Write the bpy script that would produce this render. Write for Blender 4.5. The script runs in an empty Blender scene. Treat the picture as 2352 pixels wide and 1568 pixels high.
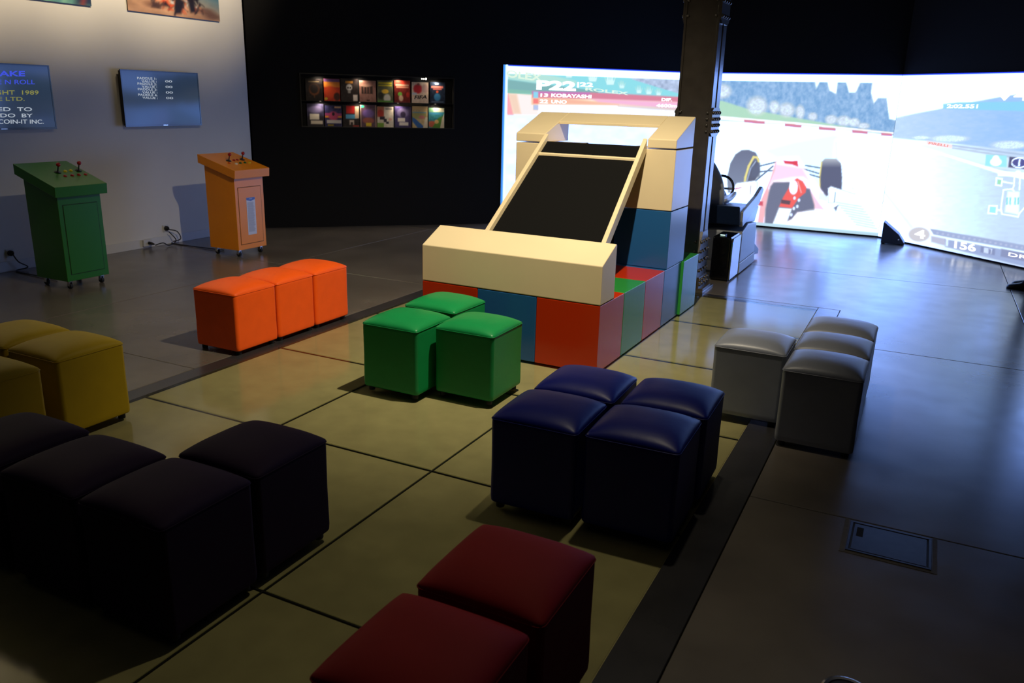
import bpy, bmesh, math, random
import numpy as np
from mathutils import Vector, Matrix
random.seed(7); rng = np.random.default_rng(7)
scene = bpy.context.scene
C = scene.collection

# ------------------------------------------------------------------ camera
CX, CY, F, H = 1176.0, 784.0, 1862.02, 1.70
yaw, pitch, roll = (math.radians(a) for a in (-26.3942, -16.6544, 1.5502))
_w = np.array([math.sin(yaw)*math.cos(pitch), math.cos(yaw)*math.cos(pitch), math.sin(pitch)])
_r = np.array([math.cos(yaw), -math.sin(yaw), 0.0]); _u = np.cross(_r, _w)
CR = math.cos(roll)*_r + math.sin(roll)*_u
CU = -math.sin(roll)*_r + math.cos(roll)*_u
CW = _w
CO = np.array([0, 0, H])
cd = bpy.data.cameras.new('camera'); cam = bpy.data.objects.new('camera', cd); C.objects.link(cam)
cd.sensor_width = 36.0; cd.lens = F/2352*36; cd.clip_start = 0.05; cd.clip_end = 60
cam.matrix_world = Matrix(((CR[0], CU[0], -CW[0], 0), (CR[1], CU[1], -CW[1], 0), (CR[2], CU[2], -CW[2], H), (0, 0, 0, 1)))
cd.dof.use_dof = True; cd.dof.focus_distance = 4.2; cd.dof.aperture_fstop = 4.5
scene.camera = cam

# ------------------------------------------------------------------ light and exposure
scene.view_settings.view_transform = 'Standard'; scene.view_settings.look = 'None'
scene.view_settings.gamma = 1.0; scene.view_settings.use_curve_mapping = False
scene.view_settings.exposure = 0.0
wd = bpy.data.worlds.new('world'); scene.world = wd; wd.use_nodes = True
wd.node_tree.nodes['Background'].inputs[0].default_value = (0.10, 0.12, 0.2, 1)
wd.node_tree.nodes['Background'].inputs[1].default_value = 0.0

def spot(name, loc, target, power, color, angle, blend, size=0.04):
    l = bpy.data.lights.new(name, 'SPOT'); l.energy = power; l.color = color
    l.spot_size = math.radians(angle); l.spot_blend = blend; l.shadow_soft_size = size
    o = bpy.data.objects.new(name, l); C.objects.link(o); o.location = loc
    o.rotation_euler = (Vector(target)-Vector(loc)).to_track_quat('-Z', 'Y').to_euler()
    return o
WARM = (1.0, 0.86, 0.63)
spot('ceiling_spotlight', (-1.40, 4.0, 3.9), (-2.85, 5.4, 0.6), 720, WARM, 96, 1.0, 0.03)
spot('ceiling_spotlight', (-1.0, 3.7, 3.9), (-1.3, 2.2, 0.0), 95, (1.0, 0.88, 0.62), 64, 1.0, 0.05)
for yy in (3.0, 4.05, 5.1, 6.15, 7.2):
    spot('wall_washer', (-5.2, yy, 4.7), (-7.676, yy, 3.5), 600, (1.0, 0.80, 0.52), 54, 1.0, 0.08)

hl = bpy.data.lights.new('ambient_fill', 'AREA'); hl.shape = 'RECTANGLE'; hl.size = 6; hl.size_y = 8; hl.energy = 7; hl.color = (1.0, 0.9, 0.75)
ho = bpy.data.objects.new('ambient_fill', hl); C.objects.link(ho); ho.location = (-2.2, 3.5, 4.9)  # wide unseen fill added overhead for the low ambient level
# ------------------------------------------------------------------ helpers
def ray(px, py):
    return ((px-CX)/F)*CR - ((py-CY)/F)*CU + CW
def atz(px, py, z=0.0):
    d = ray(px, py); return CO + (z-H)/d[2]*d
def atplane(px, py, p0, n):
    d = ray(px, py); n = np.asarray(n, float); return CO + np.dot(np.asarray(p0)-CO, n)/np.dot(d, n)*d
def project(P):
    d = np.asarray(P, float)-CO; z = d@CW
    return CX+F*(d@CR)/z, CY-F*(d@CU)/z
def lin(c):
    c = np.asarray(c, float)/255.0
    return np.where(c <= 0.04045, c/12.92, ((c+0.055)/1.055)**2.4)

MATS = {}
def mat(name, rgb, rough=0.5, metal=0.0, spec=0.5, noise=None, bump=None, coat=0.0, emit=0.0, lin_in=False, rnoise=None):
    if name in MATS: return MATS[name]
    m = bpy.data.materials.new(name); m.use_nodes = True; nt = m.node_tree; b = nt.nodes['Principled BSDF']
    col = tuple(rgb) if lin_in else tuple(lin(rgb))
    b.inputs['Base Color'].default_value = (*col, 1); b.inputs['Roughness'].default_value = rough
    b.inputs['Metallic'].default_value = metal; b.inputs['Specular IOR Level'].default_value = spec
    if coat: b.inputs['Coat Weight'].default_value = coat; b.inputs['Coat Roughness'].default_value = 0.08
    if emit: b.inputs['Emission Color'].default_value = (*col, 1); b.inputs['Emission Strength'].default_value = emit
    tc = None
    def coords():
        nonlocal tc
        if tc is None: tc = nt.nodes.new('ShaderNodeTexCoord')
        return tc.outputs['Object']
    def tex(scale, detail=4.0):
        n = nt.nodes.new('ShaderNodeTexNoise'); n.inputs['Scale'].default_value = scale; n.inputs['Detail'].default_value = detail
        nt.links.new(coords(), n.inputs['Vector']); return n.outputs['Fac']
    if noise:
        sc, amt = noise
        r = nt.nodes.new('ShaderNodeMapRange'); r.inputs['From Min'].default_value = 0.3; r.inputs['From Max'].default_value = 0.7
        r.inputs['To Min'].default_value = 1-amt; r.inputs['To Max'].default_value = 1+amt
        nt.links.new(tex(sc, 6), r.inputs['Value'])
        mx = nt.nodes.new('ShaderNodeVectorMath'); mx.operation = 'SCALE'; mx.inputs[0].default_value = col
        nt.links.new(r.outputs['Result'], mx.inputs['Scale']); nt.links.new(mx.outputs['Vector'], b.inputs['Base Color'])
    if rnoise:
        sc, lo, hi = rnoise
        r = nt.nodes.new('ShaderNodeMapRange'); r.inputs['From Min'].default_value = 0.3; r.inputs['From Max'].default_value = 0.7
        r.inputs['To Min'].default_value = lo; r.inputs['To Max'].default_value = hi
        nt.links.new(tex(sc, 5), r.inputs['Value']); nt.links.new(r.outputs['Result'], b.inputs['Roughness'])
    if bump:
        sc, st, dist = bump
        bn = nt.nodes.new('ShaderNodeBump'); bn.inputs['Strength'].default_value = st; bn.inputs['Distance'].default_value = dist
        nt.links.new(tex(sc, 5), bn.inputs['Height']); nt.links.new(bn.outputs['Normal'], b.inputs['Normal'])
    MATS[name] = m; return m

def vcol_mat(name, strength=None, rough=0.4):
    if name in MATS: return MATS[name]
    m = bpy.data.materials.new(name); m.use_nodes = True; nt = m.node_tree; b = nt.nodes['Principled BSDF']
    a = nt.nodes.new('ShaderNodeAttribute'); a.attribute_name = 'Col'
    if strength is None:
        nt.links.new(a.outputs['Color'], b.inputs['Base Color']); b.inputs['Roughness'].default_value = rough
    else:
        b.inputs['Base Color'].default_value = (0.02, 0.02, 0.02, 1); b.inputs['Roughness'].default_value = rough
        nt.links.new(a.outputs['Color'], b.inputs['Emission Color']); b.inputs['Emission Strength'].default_value = strength
    MATS[name] = m; return m

def glass_mat(name, tint, ior=1.5, rough=0.03):
    if name in MATS: return MATS[name]
    m = bpy.data.materials.new(name); m.use_nodes = True; nt = m.node_tree; nt.nodes.clear()
    o = nt.nodes.new('ShaderNodeOutputMaterial'); mx = nt.nodes.new('ShaderNodeMixShader')
    t = nt.nodes.new('ShaderNodeBsdfTransparent'); t.inputs[0].default_value = (*tint, 1)
    g = nt.nodes.new('ShaderNodeBsdfGlossy'); g.inputs['Roughness'].default_value = rough
    f = nt.nodes.new('ShaderNodeFresnel'); f.inputs['IOR'].default_value = ior
    ge = nt.nodes.new('ShaderNodeNewGeometry'); mm = nt.nodes.new('ShaderNodeMath'); mm.operation = 'SUBTRACT'; mm.inputs[0].default_value = 1.0
    m2 = nt.nodes.new('ShaderNodeMath'); m2.operation = 'MULTIPLY'; nt.links.new(ge.outputs['Backfacing'], mm.inputs[1]); nt.links.new(mm.outputs[0], m2.inputs[0]); nt.links.new(f.outputs[0], m2.inputs[1])
    nt.links.new(m2.outputs[0], mx.inputs[0]); nt.links.new(t.outputs[0], mx.inputs[1]); nt.links.new(g.outputs[0], mx.inputs[2])
    nt.links.new(mx.outputs[0], o.inputs[0]); MATS[name] = m; return m

def tag(o, label=None, cat=None, group=None, kind=None):
    for k, v in (('label', label), ('category', cat), ('group', group), ('kind', kind)):
        if v: o[k] = v
    return o
def empty(name, loc=(0, 0, 0), rz=0.0):
    o = bpy.data.objects.new(name, None); C.objects.link(o); o.location = loc; o.rotation_euler = (0, 0, rz)
    o.empty_display_size = 0.1; return o
def obj(name, bm, m=None, parent=None, bevel=0.0, smooth=False, seg=2):
    if isinstance(bm, bmesh.types.BMesh):
        bmesh.ops.recalc_face_normals(bm, faces=bm.faces)
        me = bpy.data.meshes.new(name); bm.to_mesh(me); bm.free()
    else: me = bm
    if m is not None and len(me.materials) == 0: me.materials.append(m)
    o = bpy.data.objects.new(name, me); C.objects.link(o)
    if parent is not None: o.parent = parent
    if smooth:
        for p in me.polygons: p.use_smooth = True
    if bevel:
        md = o.modifiers.new('bevel', 'BEVEL'); md.width = bevel; md.segments = seg; md.limit_method = 'ANGLE'
    return o
def copy_tree(o, parent=None):
    c = o.copy(); C.objects.link(c); c.parent = parent
    for ch in list(o.children): copy_tree(ch, c)
    return c
NB = bmesh.new
def box(x0, x1, y0, y1, z0, z1, bm=None):
    bm = bm or NB(); v = [bm.verts.new((x, y, z)) for z in (z0, z1) for y in (y0, y1) for x in (x0, x1)]
    for f in ((0, 2, 3, 1), (4, 5, 7, 6), (0, 1, 5, 4), (2, 6, 7, 3), (0, 4, 6, 2), (1, 3, 7, 5)): bm.faces.new([v[i] for i in f])
    return bm
def prism(pts, axis, a0, a1, bm=None):
    """pts: 2D profile; axis 0: (y,z) extruded in x; 1: (x,z) in y; 2: (x,y) in z"""
    bm = bm or NB()
    def P(p, a): return {0: (a, p[0], p[1]), 1: (p[0], a, p[1]), 2: (p[0], p[1], a)}[axis]
    A = [bm.verts.new(P(p, a0)) for p in pts]; B = [bm.verts.new(P(p, a1)) for p in pts]
    bm.faces.new(A[::-1]); bm.faces.new(B); n = len(pts)
    for i in range(n): bm.faces.new((A[i], A[(i+1) % n], B[(i+1) % n], B[i]))
    return bm
def tube(path, rad, n=10, bm=None, caps=True):
    bm = bm or NB(); path = [Vector(p) for p in path]; rads = rad if isinstance(rad, (list, tuple)) else [rad]*len(path)
    rings = []; up = None
    for i, p in enumerate(path):
        d = (path[min(i+1, len(path)-1)]-path[max(i-1, 0)]).normalized()
        a = d.cross(up) if up is not None else d.cross(Vector((0, 0, 1)))
        if a.length < 1e-4: a = d.cross(Vector((1, 0, 0)))
        a.normalize(); b = d.cross(a).normalized(); up = b*-1 if up is None else up
        up = a.cross(d)
        rings.append([bm.verts.new(p+rads[i]*(math.cos(2*math.pi*k/n)*a+math.sin(2*math.pi*k/n)*b)) for k in range(n)])
    for r0, r1 in zip(rings, rings[1:]):
        for k in range(n): bm.faces.new((r0[k], r0[(k+1) % n], r1[(k+1) % n], r1[k]))
    if caps: bm.faces.new(rings[0][::-1]); bm.faces.new(rings[-1])
    return bm
def ball(c, r, bm=None, n=12, scale=(1, 1, 1)):
    bm = bm or NB()
    bmesh.ops.create_uvsphere(bm, u_segments=n, v_segments=max(6, n//2+2), radius=r, matrix=Matrix.Translation(c) @ Matrix.Diagonal((*scale, 1)))
    return bm
def spline(pts, n=8):
    P = [Vector(p) for p in pts]; P = [P[0]]+P+[P[-1]]; out = []
    for i in range(1, len(P)-2):
        for k in range(n):
            t = k/n; a, b, c, d = P[i-1:i+3]
            out.append(0.5*((2*b)+(c-a)*t+(2*a-5*b+4*c-d)*t*t+(3*b-a-3*c+d)*t**3))
    out.append(P[-2]); return out

def vnoise(x, y, seed=0):
    r = np.random.default_rng(seed); T = r.random((64, 64))
    xi, yi = np.floor(x).astype(int), np.floor(y).astype(int); fx, fy = x-xi, y-yi
    fx = fx*fx*(3-2*fx); fy = fy*fy*(3-2*fy)
    g = lambda a, b: T[a % 64, b % 64]
    return (g(xi, yi)*(1-fx)+g(xi+1, yi)*fx)*(1-fy)+(g(xi, yi+1)*(1-fx)+g(xi+1, yi+1)*fx)*fy
def fbm(x, y, seed=0, o=4):
    return sum(vnoise(x*2**k, y*2**k, seed+k)/2**k for k in range(o))/sum(1/2**k for k in range(o))

class Canvas:
    """colours on the points of a flat print; shapes are given in the print's own 2D coordinates"""
    def __init__(s, x, y, base=(0, 0, 0)):
        s.x, s.y = x, y; s.rgb = np.tile(np.array(base, float), (len(x), 1))
    def _mix(s, idx, a, col):
        col = np.asarray(col, float)
        s.rgb[idx] = s.rgb[idx]*(1-a[:, None]) + (col if col.ndim == 1 else col[idx])*a[:, None]
    def poly(s, pts, col, alpha=1.0, soft=1.2):
        p = np.array(pts, float); m = soft*2
        idx = np.where((s.x > p[:, 0].min()-m) & (s.x < p[:, 0].max()+m) & (s.y > p[:, 1].min()-m) & (s.y < p[:, 1].max()+m))[0]
        if len(idx) == 0: return
        X, Y = s.x[idx], s.y[idx]; ins = np.zeros(len(idx), bool); dm = np.full(len(idx), 1e9)
        for (x0, y0), (x1, y1) in zip(p, np.roll(p, -1, 0)):
            c = (y0 > Y) != (y1 > Y)
            with np.errstate(divide='ignore', invalid='ignore'):
                ins ^= c & (X < (x1-x0)*(Y-y0)/((y1-y0) if y1 != y0 else 1e-9)+x0)
            L = (x1-x0)**2+(y1-y0)**2+1e-9; t = np.clip(((X-x0)*(x1-x0)+(Y-y0)*(y1-y0))/L, 0, 1)
            dm = np.minimum(dm, np.hypot(X-x0-t*(x1-x0), Y-y0-t*(y1-y0)))
        sd = np.where(ins, dm, -dm); s._mix(idx, alpha*np.clip(sd/soft*0.5+0.5, 0, 1), col)
    def ellipse(s, cx, cy, rx, ry, col, alpha=1.0, soft=0.15):
        d = np.hypot((s.x-cx)/rx, (s.y-cy)/ry); idx = np.where(d < 1+soft*2)[0]
        if len(idx): s._mix(idx, alpha*np.clip((1-d[idx])/soft*0.5+0.5, 0, 1), col)
    def stroke(s, pts, w, col, alpha=1.0, soft=1.0):
        for (x0, y0), (x1, y1) in zip(pts, pts[1:]):
            L = (x1-x0)**2+(y1-y0)**2+1e-9
            idx = np.where((s.x > min(x0, x1)-w-3) & (s.x < max(x0, x1)+w+3) & (s.y > min(y0, y1)-w-3) & (s.y < max(y0, y1)+w+3))[0]
            if len(idx) == 0: continue
            X, Y = s.x[idx], s.y[idx]; t = np.clip(((X-x0)*(x1-x0)+(Y-y0)*(y1-y0))/L, 0, 1)
            d = np.hypot(X-x0-t*(x1-x0), Y-y0-t*(y1-y0)); s._mix(idx, alpha*np.clip((w/2-d)/soft*0.5+0.5, 0, 1), col)

def grid_print(name, o, ux, uz, w, h, nx, nz, colour_fn, m, parent=None, offset=0.0):
    """a flat print: grid of points with one colour each"""
    o, ux, uz = (np.asarray(a, float) for a in (o, ux, uz)); n = np.cross(ux, uz)
    s, t = np.meshgrid(np.linspace(0, w, nx+1), np.linspace(0, h, nz+1)); s, t = s.ravel(), t.ravel()
    P = o + s[:, None]*ux + t[:, None]*uz + offset*n
    rgb = colour_fn(P, s, t)
    me = bpy.data.meshes.new(name); i = np.arange(nx*nz); r, c = i//nx, i % nx; a = r*(nx+1)+c
    fs = np.stack([a, a+1, a+nx+2, a+nx+1], 1)
    me.vertices.add(len(P)); me.vertices.foreach_set('co', P.ravel()); me.loops.add(fs.size); me.loops.foreach_set('vertex_index', fs.ravel())
    me.polygons.add(len(fs)); me.polygons.foreach_set('loop_start', np.arange(len(fs))*4)
    me.update(calc_edges=True)
    at = me.color_attributes.new('Col', 'FLOAT_COLOR', 'POINT')
    at.data.foreach_set('color', np.concatenate([rgb, np.ones((len(rgb), 1))], 1).astype(np.float32).ravel())
    return obj(name, me, m, parent)

def text_mesh(body, bold=0.0):
    cu = bpy.data.curves.new('lettering', 'FONT'); cu.body = body; cu.offset = bold; cu.resolution_u = 4
    to = bpy.data.objects.new('lettering', cu); C.objects.link(to); dg = bpy.context.evaluated_depsgraph_get()
    me = bpy.data.meshes.new_from_object(to.evaluated_get(dg)); bpy.data.objects.remove(to); bpy.data.curves.remove(cu)
    return me
def lettering(body, bl, br, tl, m, parent, n, bold=0.012, off=0.003, name='lettering'):
    """text stretched over the parallelogram bl, br, tl (3D points), lifted by off along n"""
    me = text_mesh(body, bold); N = len(me.vertices); co = np.zeros(N*3); me.vertices.foreach_get('co', co); co = co.reshape(-1, 3)
    x0, x1, y0, y1 = co[:, 0].min(), co[:, 0].max(), co[:, 1].min(), co[:, 1].max()
    s = (co[:, 0]-x0)/(x1-x0); t = (co[:, 1]-y0)/(y1-y0+1e-9)
    bl, br, tl, n = (np.asarray(a, float) for a in (bl, br, tl, n))
    P = bl + s[:, None]*(br-bl) + t[:, None]*(tl-bl) + off*n
    me.vertices.foreach_set('co', P.ravel()); me.update(); me.materials.clear()
    return obj(name, me, m, parent)

# ------------------------------------------------------------------ materials
M_conc = mat('polished_concrete', (102, 95, 87), 0.3, spec=0.9, noise=(1.6, 0.22), rnoise=(4.0, 0.21, 0.27), bump=(40, 0.03, 0.004))
M_joint = mat('joint_filler', (26, 24, 22), 0.8)
M_sand = mat('tan_underlay', (170, 160, 126), 0.9, noise=(7, 0.10))
M_bar = mat('dark_support_bar', (22, 20, 18), 0.7)
M_strip = mat('steel_strip', (60, 59, 61), 0.24, metal=0.3, spec=0.8, bump=(9, 0.12, 0.006), noise=(5, 0.2))
M_glass = glass_mat('floor_glass', (0.90, 0.91, 0.84), 1.3, 0.12)
M_white = mat('white_wall_paint', (214, 212, 206), 0.75, noise=(3, 0.02))
M_black = mat('black_wall_paint', (0.005, 0.005, 0.006), 0.8, lin_in=True, spec=0.2)
M_cream = mat('cream_lacquer', (230, 212, 172), 0.28, spec=0.5, noise=(4, 0.02))
M_orange = mat('orange_lacquer', (184, 46, 7), 0.22, spec=0.5)
M_lgreen = mat('green_lacquer', (44, 140, 60), 0.22, spec=0.5)
M_lblue = mat('blue_lacquer', (36, 90, 146), 0.22, spec=0.5)
M_felt = mat('black_felt', (0.006, 0.006, 0.006), 0.95, lin_in=True, spec=0.1, bump=(400, 0.3, 0.002))
M_steel = mat('brown_painted_steel', (66, 60, 53), 0.27, metal=0.0, spec=0.9, noise=(9, 0.15), bump=(30, 0.15, 0.004))
M_blk = mat('black_plastic', (14, 14, 15), 0.4)
M_blkgloss = mat('black_gloss', (8, 8, 9), 0.12)
M_rubber = mat('black_rubber', (12, 12, 12), 0.7)
M_chrome = mat('chrome', (190, 190, 190), 0.2, metal=1.0)

# ------------------------------------------------------------------ room shell
XW = -7.676
SY = 12.225                                  # back wall
D1 = np.array([math.cos(math.radians(44)), math.sin(math.radians(44)), 0])    # black wall on the left of the screens
L0 = np.array([-6.683, 8.890, 0.0])
N1 = np.array([D1[1], -D1[0], 0])             # towards the room
sc0 = (XW-L0[0])/D1[0]; CORN = L0+sc0*D1
sF = (SY-L0[1])/D1[1]; FL = L0+sF*D1          # fold left
D2 = np.array([math.cos(math.radians(-43)), math.sin(math.radians(-43)), 0]); FR = np.array([-0.478, SY, 0.0])
N2 = np.array([D2[1], -D2[0], 0])
TOP = 5.0
xR = 3.6; RE = FR+(xR-FR[0])/D2[0]*D2

def wall_slab(name, a, b, m, z0=0.0, z1=TOP, t=0.12, hole=None):
    a = np.array(a, float); b = np.array(b, float); d = (b-a)/np.linalg.norm(b-a); L = np.linalg.norm(b-a)
    n = np.array([-d[1], d[0], 0])           # outward
    bm = NB()
    def quad_box(s0, s1, q0, q1):
        P = [a+d*s+n*o for s in (s0, s1) for o in (0, t)]
        prism([(P[0][0], P[0][1]), (P[1][0], P[1][1]), (P[3][0], P[3][1]), (P[2][0], P[2][1])], 2, q0, q1, bm)
    if hole:
        s0, s1, q0, q1 = hole
        quad_box(0, s0, z0, z1); quad_box(s1, L, z0, z1); quad_box(s0, s1, z0, q0); quad_box(s0, s1, q1, z1)
    else: quad_box(0, L, z0, z1)
    return tag(obj(name, bm, m), kind='structure')
wall_slab('wall_left', (XW, -3, 0), (XW, CORN[1]-0.03, 0), M_white)
CS0, CS1, CZ0, CZ1 = -0.765-sc0, 1.235-sc0, 1.285, 1.945      # display case opening along the black wall
CORN2 = CORN+np.array([0, 0, 0])
wall_slab('wall_back_left', CORN, FL, M_black, hole=(CS0, CS1, CZ0, CZ1))
wall_slab('wall_back', FL, FR, M_black)
wall_slab('wall_back_right', FR, RE, M_black)
M_grey = mat('dark_grey_wall', (30, 30, 32), 0.8)
wall_slab('wall_right', RE, (xR, -3, 0), M_grey)
wall_slab('wall_front', (xR, -3, 0), (XW, -3, 0), M_grey)
tag(obj('ceiling', box(XW-.3, xR+.3, -3.2, SY+.4, TOP, TOP+.1), mat('dark_ceiling', (14, 14, 15), 0.9)), kind='structure')
bb = tag(obj('baseboard_left', box(XW, XW+0.014, -3, CORN[1]-0.03, 0.0, 0.098), mat('white_baseboard', (205, 205, 204), 0.5), bevel=0.003), kind='structure')

# floor: slabs of concrete round a field of glass panes over a tan bed
floor = tag(obj('floor', box(XW-.2, xR+.2, -3.2, SY+.3, -0.16, -0.05), M_joint), kind='structure')
gx = [-3.853, -2.895, -1.896, -0.683]; gy = [-1.5, -0.38, 0.745, 1.870, 2.997, 4.128, 5.251, 6.361, 7.360]
cxl, cxr, yb = -3.982, -0.502, 7.46
yj = [-3.1, 0.63, 3.48, 6.33, 9.18, SY+.25]
def slab(x0, x1, y0, y1):
    o = obj('concrete_slab', box(x0+.003, x1-.003, y0+.003, y1-.003, -0.05, 0.0), M_conc, floor, bevel=0.0025, seg=1); return o
for a, b in zip(yj, yj[1:]):
    if a < 9: cols = [(XW-.1, -5.83), (-5.83, cxl), (0.915, xR+.1)] + ([(cxr, 0.915)] if a < 6 else [])
    else: cols = [(XW-.1, -5.83), (-5.83, -2.4), (-2.4, 0.915), (0.915, xR+.1)]
    for x0, x1 in cols: slab(x0, x1, a, b)
slab(cxl, -2.4, yb, 9.18)
g_ = .003
obj('concrete_slab', prism([(cxr+g_, 6.33+g_), (.915-g_, 6.33+g_), (.915-g_, 9.18-g_), (-2.4+g_, 9.18-g_), (-2.4+g_, yb+g_), (cxr+g_, yb+g_)], 2, -.05, 0), M_conc, floor, bevel=.0025, seg=1)
slab(cxl, cxr, -3.1, -1.63)
obj('tan_underlay', box(gx[0]+.001, gx[-1]-.001, gy[0], gy[-1]-.001, -0.05, -0.015), M_sand, floor)
for x in gx[1:-1]: obj('support_bar', box(x-.003, x+.003, gy[0], gy[-1], -0.015, -0.009), M_bar, floor)
for y in gy[1:-1]:
    for x0, x1 in zip(gx, gx[1:]): obj('support_bar', box(x0+.003, x1-.003, y-.003, y+.003, -0.015, -0.009), M_bar, floor)
for y0, y1 in zip(gy, gy[1:]):
    for x0, x1 in zip(gx, gx[1:]):
        obj('glass_pane', box(x0+.0025, x1-.0025, y0+.0025, y1-.0025, -0.009, 0.0), M_glass, floor)
for x0, x1 in ((cxl, gx[0]), (gx[-1], cxr)):
    for k in range(3):
        y0, y1 = -1.6+3.02*k, -1.6+3.02*(k+1)
        obj('steel_strip', box(x0+.002, x1-.002, y0+.002, y1-.002, -0.045, -0.0005), M_strip, floor, bevel=0.002, seg=1)
obj('steel_strip', box(gx[0]+.002, gx[-1]-.002, gy[-1]+.004, yb-.002, -0.045, -0.0005), M_strip, floor, bevel=0.002, seg=1)

# ------------------------------------------------------------------ projected racing picture on three screens
c6 = lambda x, y: (x/3.136+1640, y/3.136+120)          # positions read off an enlargement of the photograph
def P6(*pts): return [c6(*p) for p in pts]
cl = lambda x, y: (x/5.345+1140, y/5.345+130)
def PL(*pts): return [cl(*p) for p in pts]
def expand(rgb):
    """photograph colours -> light given off: the over-exposed whites are brighter than the picture can show"""
    l = lin(np.clip(rgb, 0, 255)); lum = (l@np.array([.25, .6, .15]))
    k = np.clip((lum-0.70)/0.27, 0, 1); return l*(1.0+(k*k)[:, None]*np.array([0.5, 1.6, 5.8]))

def paint_left(P, s, t):
    px, py = project(P); c = Canvas(px, py, (222, 234, 252))
    c.rgb[:] = np.stack([216+8*fbm(px/30, py/30, 3)*2, 226+6*fbm(px/30, py/30, 3)*2, 248+0*px], 1)
    c.poly(PL((60, 130), (2300, 200), (2300, 520), (60, 470)), (128, 222, 236))
    g = fbm(px/9, py/9, 5)
    c.poly(PL((1480, 190), (2300, 210), (2300, 470), (2060, 400), (1700, 290)), (168, 190, 226))
    idx = np.where((px > cl(1480, 0)[0]) & (py < cl(0, 420)[1]) & (c.rgb[:, 1] < 205))[0]; c.rgb[idx] += (g[idx, None]-0.5)*90
    c.poly(PL((100, 150), (360, 150), (980, 300), (980, 340), (420, 320), (100, 270)), (208, 232, 206), 0.55, 3)
    c.poly(PL((100, 275), (500, 330), (1250, 420), (1250, 470), (100, 440)), (110, 172, 178), 1, 2)
    c.poly(PL((100, 395), (700, 440), (700, 470), (100, 455)), (120, 190, 172), 0.8, 2)
    for (x, y, sc) in ((720, 160, .7), (890, 205, .8), (1180, 240, 1.0), (1395, 280, 1.0), (1540, 350, .6), (1750, 410, .6), (1870, 420, .65), (1990, 440, .55)):
        w = 75*sc; h = 95*sc
        c.poly(PL((x-w, y-h*.6), (x-w*.55, y+h*.2), (x-w*.4, y-h*.95), (x-w*.15, y+h*.1), (x, y-h), (x+w*.15, y+h*.1), (x+w*.4, y-h*.9), (x+w*.55, y+h*.2), (x+w, y-h*.5), (x+w*.6, y+h*.7), (x-w*.5, y+h*.7)), (224, 240, 216), 0.8, 1.2)
    c.poly(PL((60, 445), (500, 470), (1300, 470), (2260, 500), (2260, 720), (60, 720)), (255, 224, 188), 1, 1.5)
    c.poly(PL((60, 445), (150, 455), (210, 720), (60, 720)), (255, 160, 176), 1, 2)
    c.poly(PL((150, 455), (250, 462), (300, 700), (215, 700)), (244, 206, 186), 0.8, 3)
    c.poly(PL((440, 425), (1180, 440), (2260, 495), (2260, 560), (1180, 520), (440, 505)), (216, 118, 150), 1, 2)
    c.poly(PL((440, 425), (1150, 440), (1150, 470), (440, 450)), (190, 104, 196), 0.8, 2)
    c.poly(PL((1180, 520), (2260, 560), (2260, 640), (1900, 620), (1250, 560)), (250, 180, 222), 1, 3)
    c.poly(PL((440, 510), (900, 520), (1500, 590), (440, 580)), (250, 170, 150), 0.8, 3)
    c.poly(PL((520, 590), (1900, 620), (2260, 660), (2260, 720), (520, 690)), (250, 240, 214), 1, 3)
    c.poly(PL((1500, 610), (2260, 630), (2260, 665), (1900, 645)), (190, 180, 214), .6, 4)
    for (y0, y1, col) in ((430, 505, (126, 214, 244)), (516, 575, (250, 118, 120)), (592, 652, (176, 196, 240))):
        c.poly(PL((455, y0), (514, y0+3), (514, y1+2), (455, y1)), col)
    c.poly([(1100, 262), (1640, 276), (1640, 540), (1100, 540)], (226, 236, 252), 0.9, 3)
    f = fbm(px/25, py/12, 9); k = (py > 272); c.rgb[k] -= (f[k, None]-0.5)*14
    frame(c, s, t, left=True); return expand(c.rgb)
def frame(c, s, t, left=False):
    c.rgb[:] = 255-(255-c.rgb)*np.array([.86, .88, .92])      # stray light veils the darks
    top = SCREEN_H-t
    a = np.clip((0.115-top)/0.01, 0, 1); c.rgb[:] = c.rgb*(1-a[:, None])+np.array([255, 255, 255])*a[:, None]
    a = np.clip((0.022-top)/0.012, 0, 1); c.rgb[:] = c.rgb*(1-a[:, None])+np.array([30, 60, 255])*a[:, None]
    if left:
        a = np.clip((0.07-s)/0.01, 0, 1); c.rgb[:] = c.rgb*(1-a[:, None])+np.array([225, 250, 255])*a[:, None]
        a = np.clip((0.035-s)/0.015, 0, 1); c.rgb[:] = c.rgb*(1-a[:, None])+np.array([60, 150, 255])*a[:, None]
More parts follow.
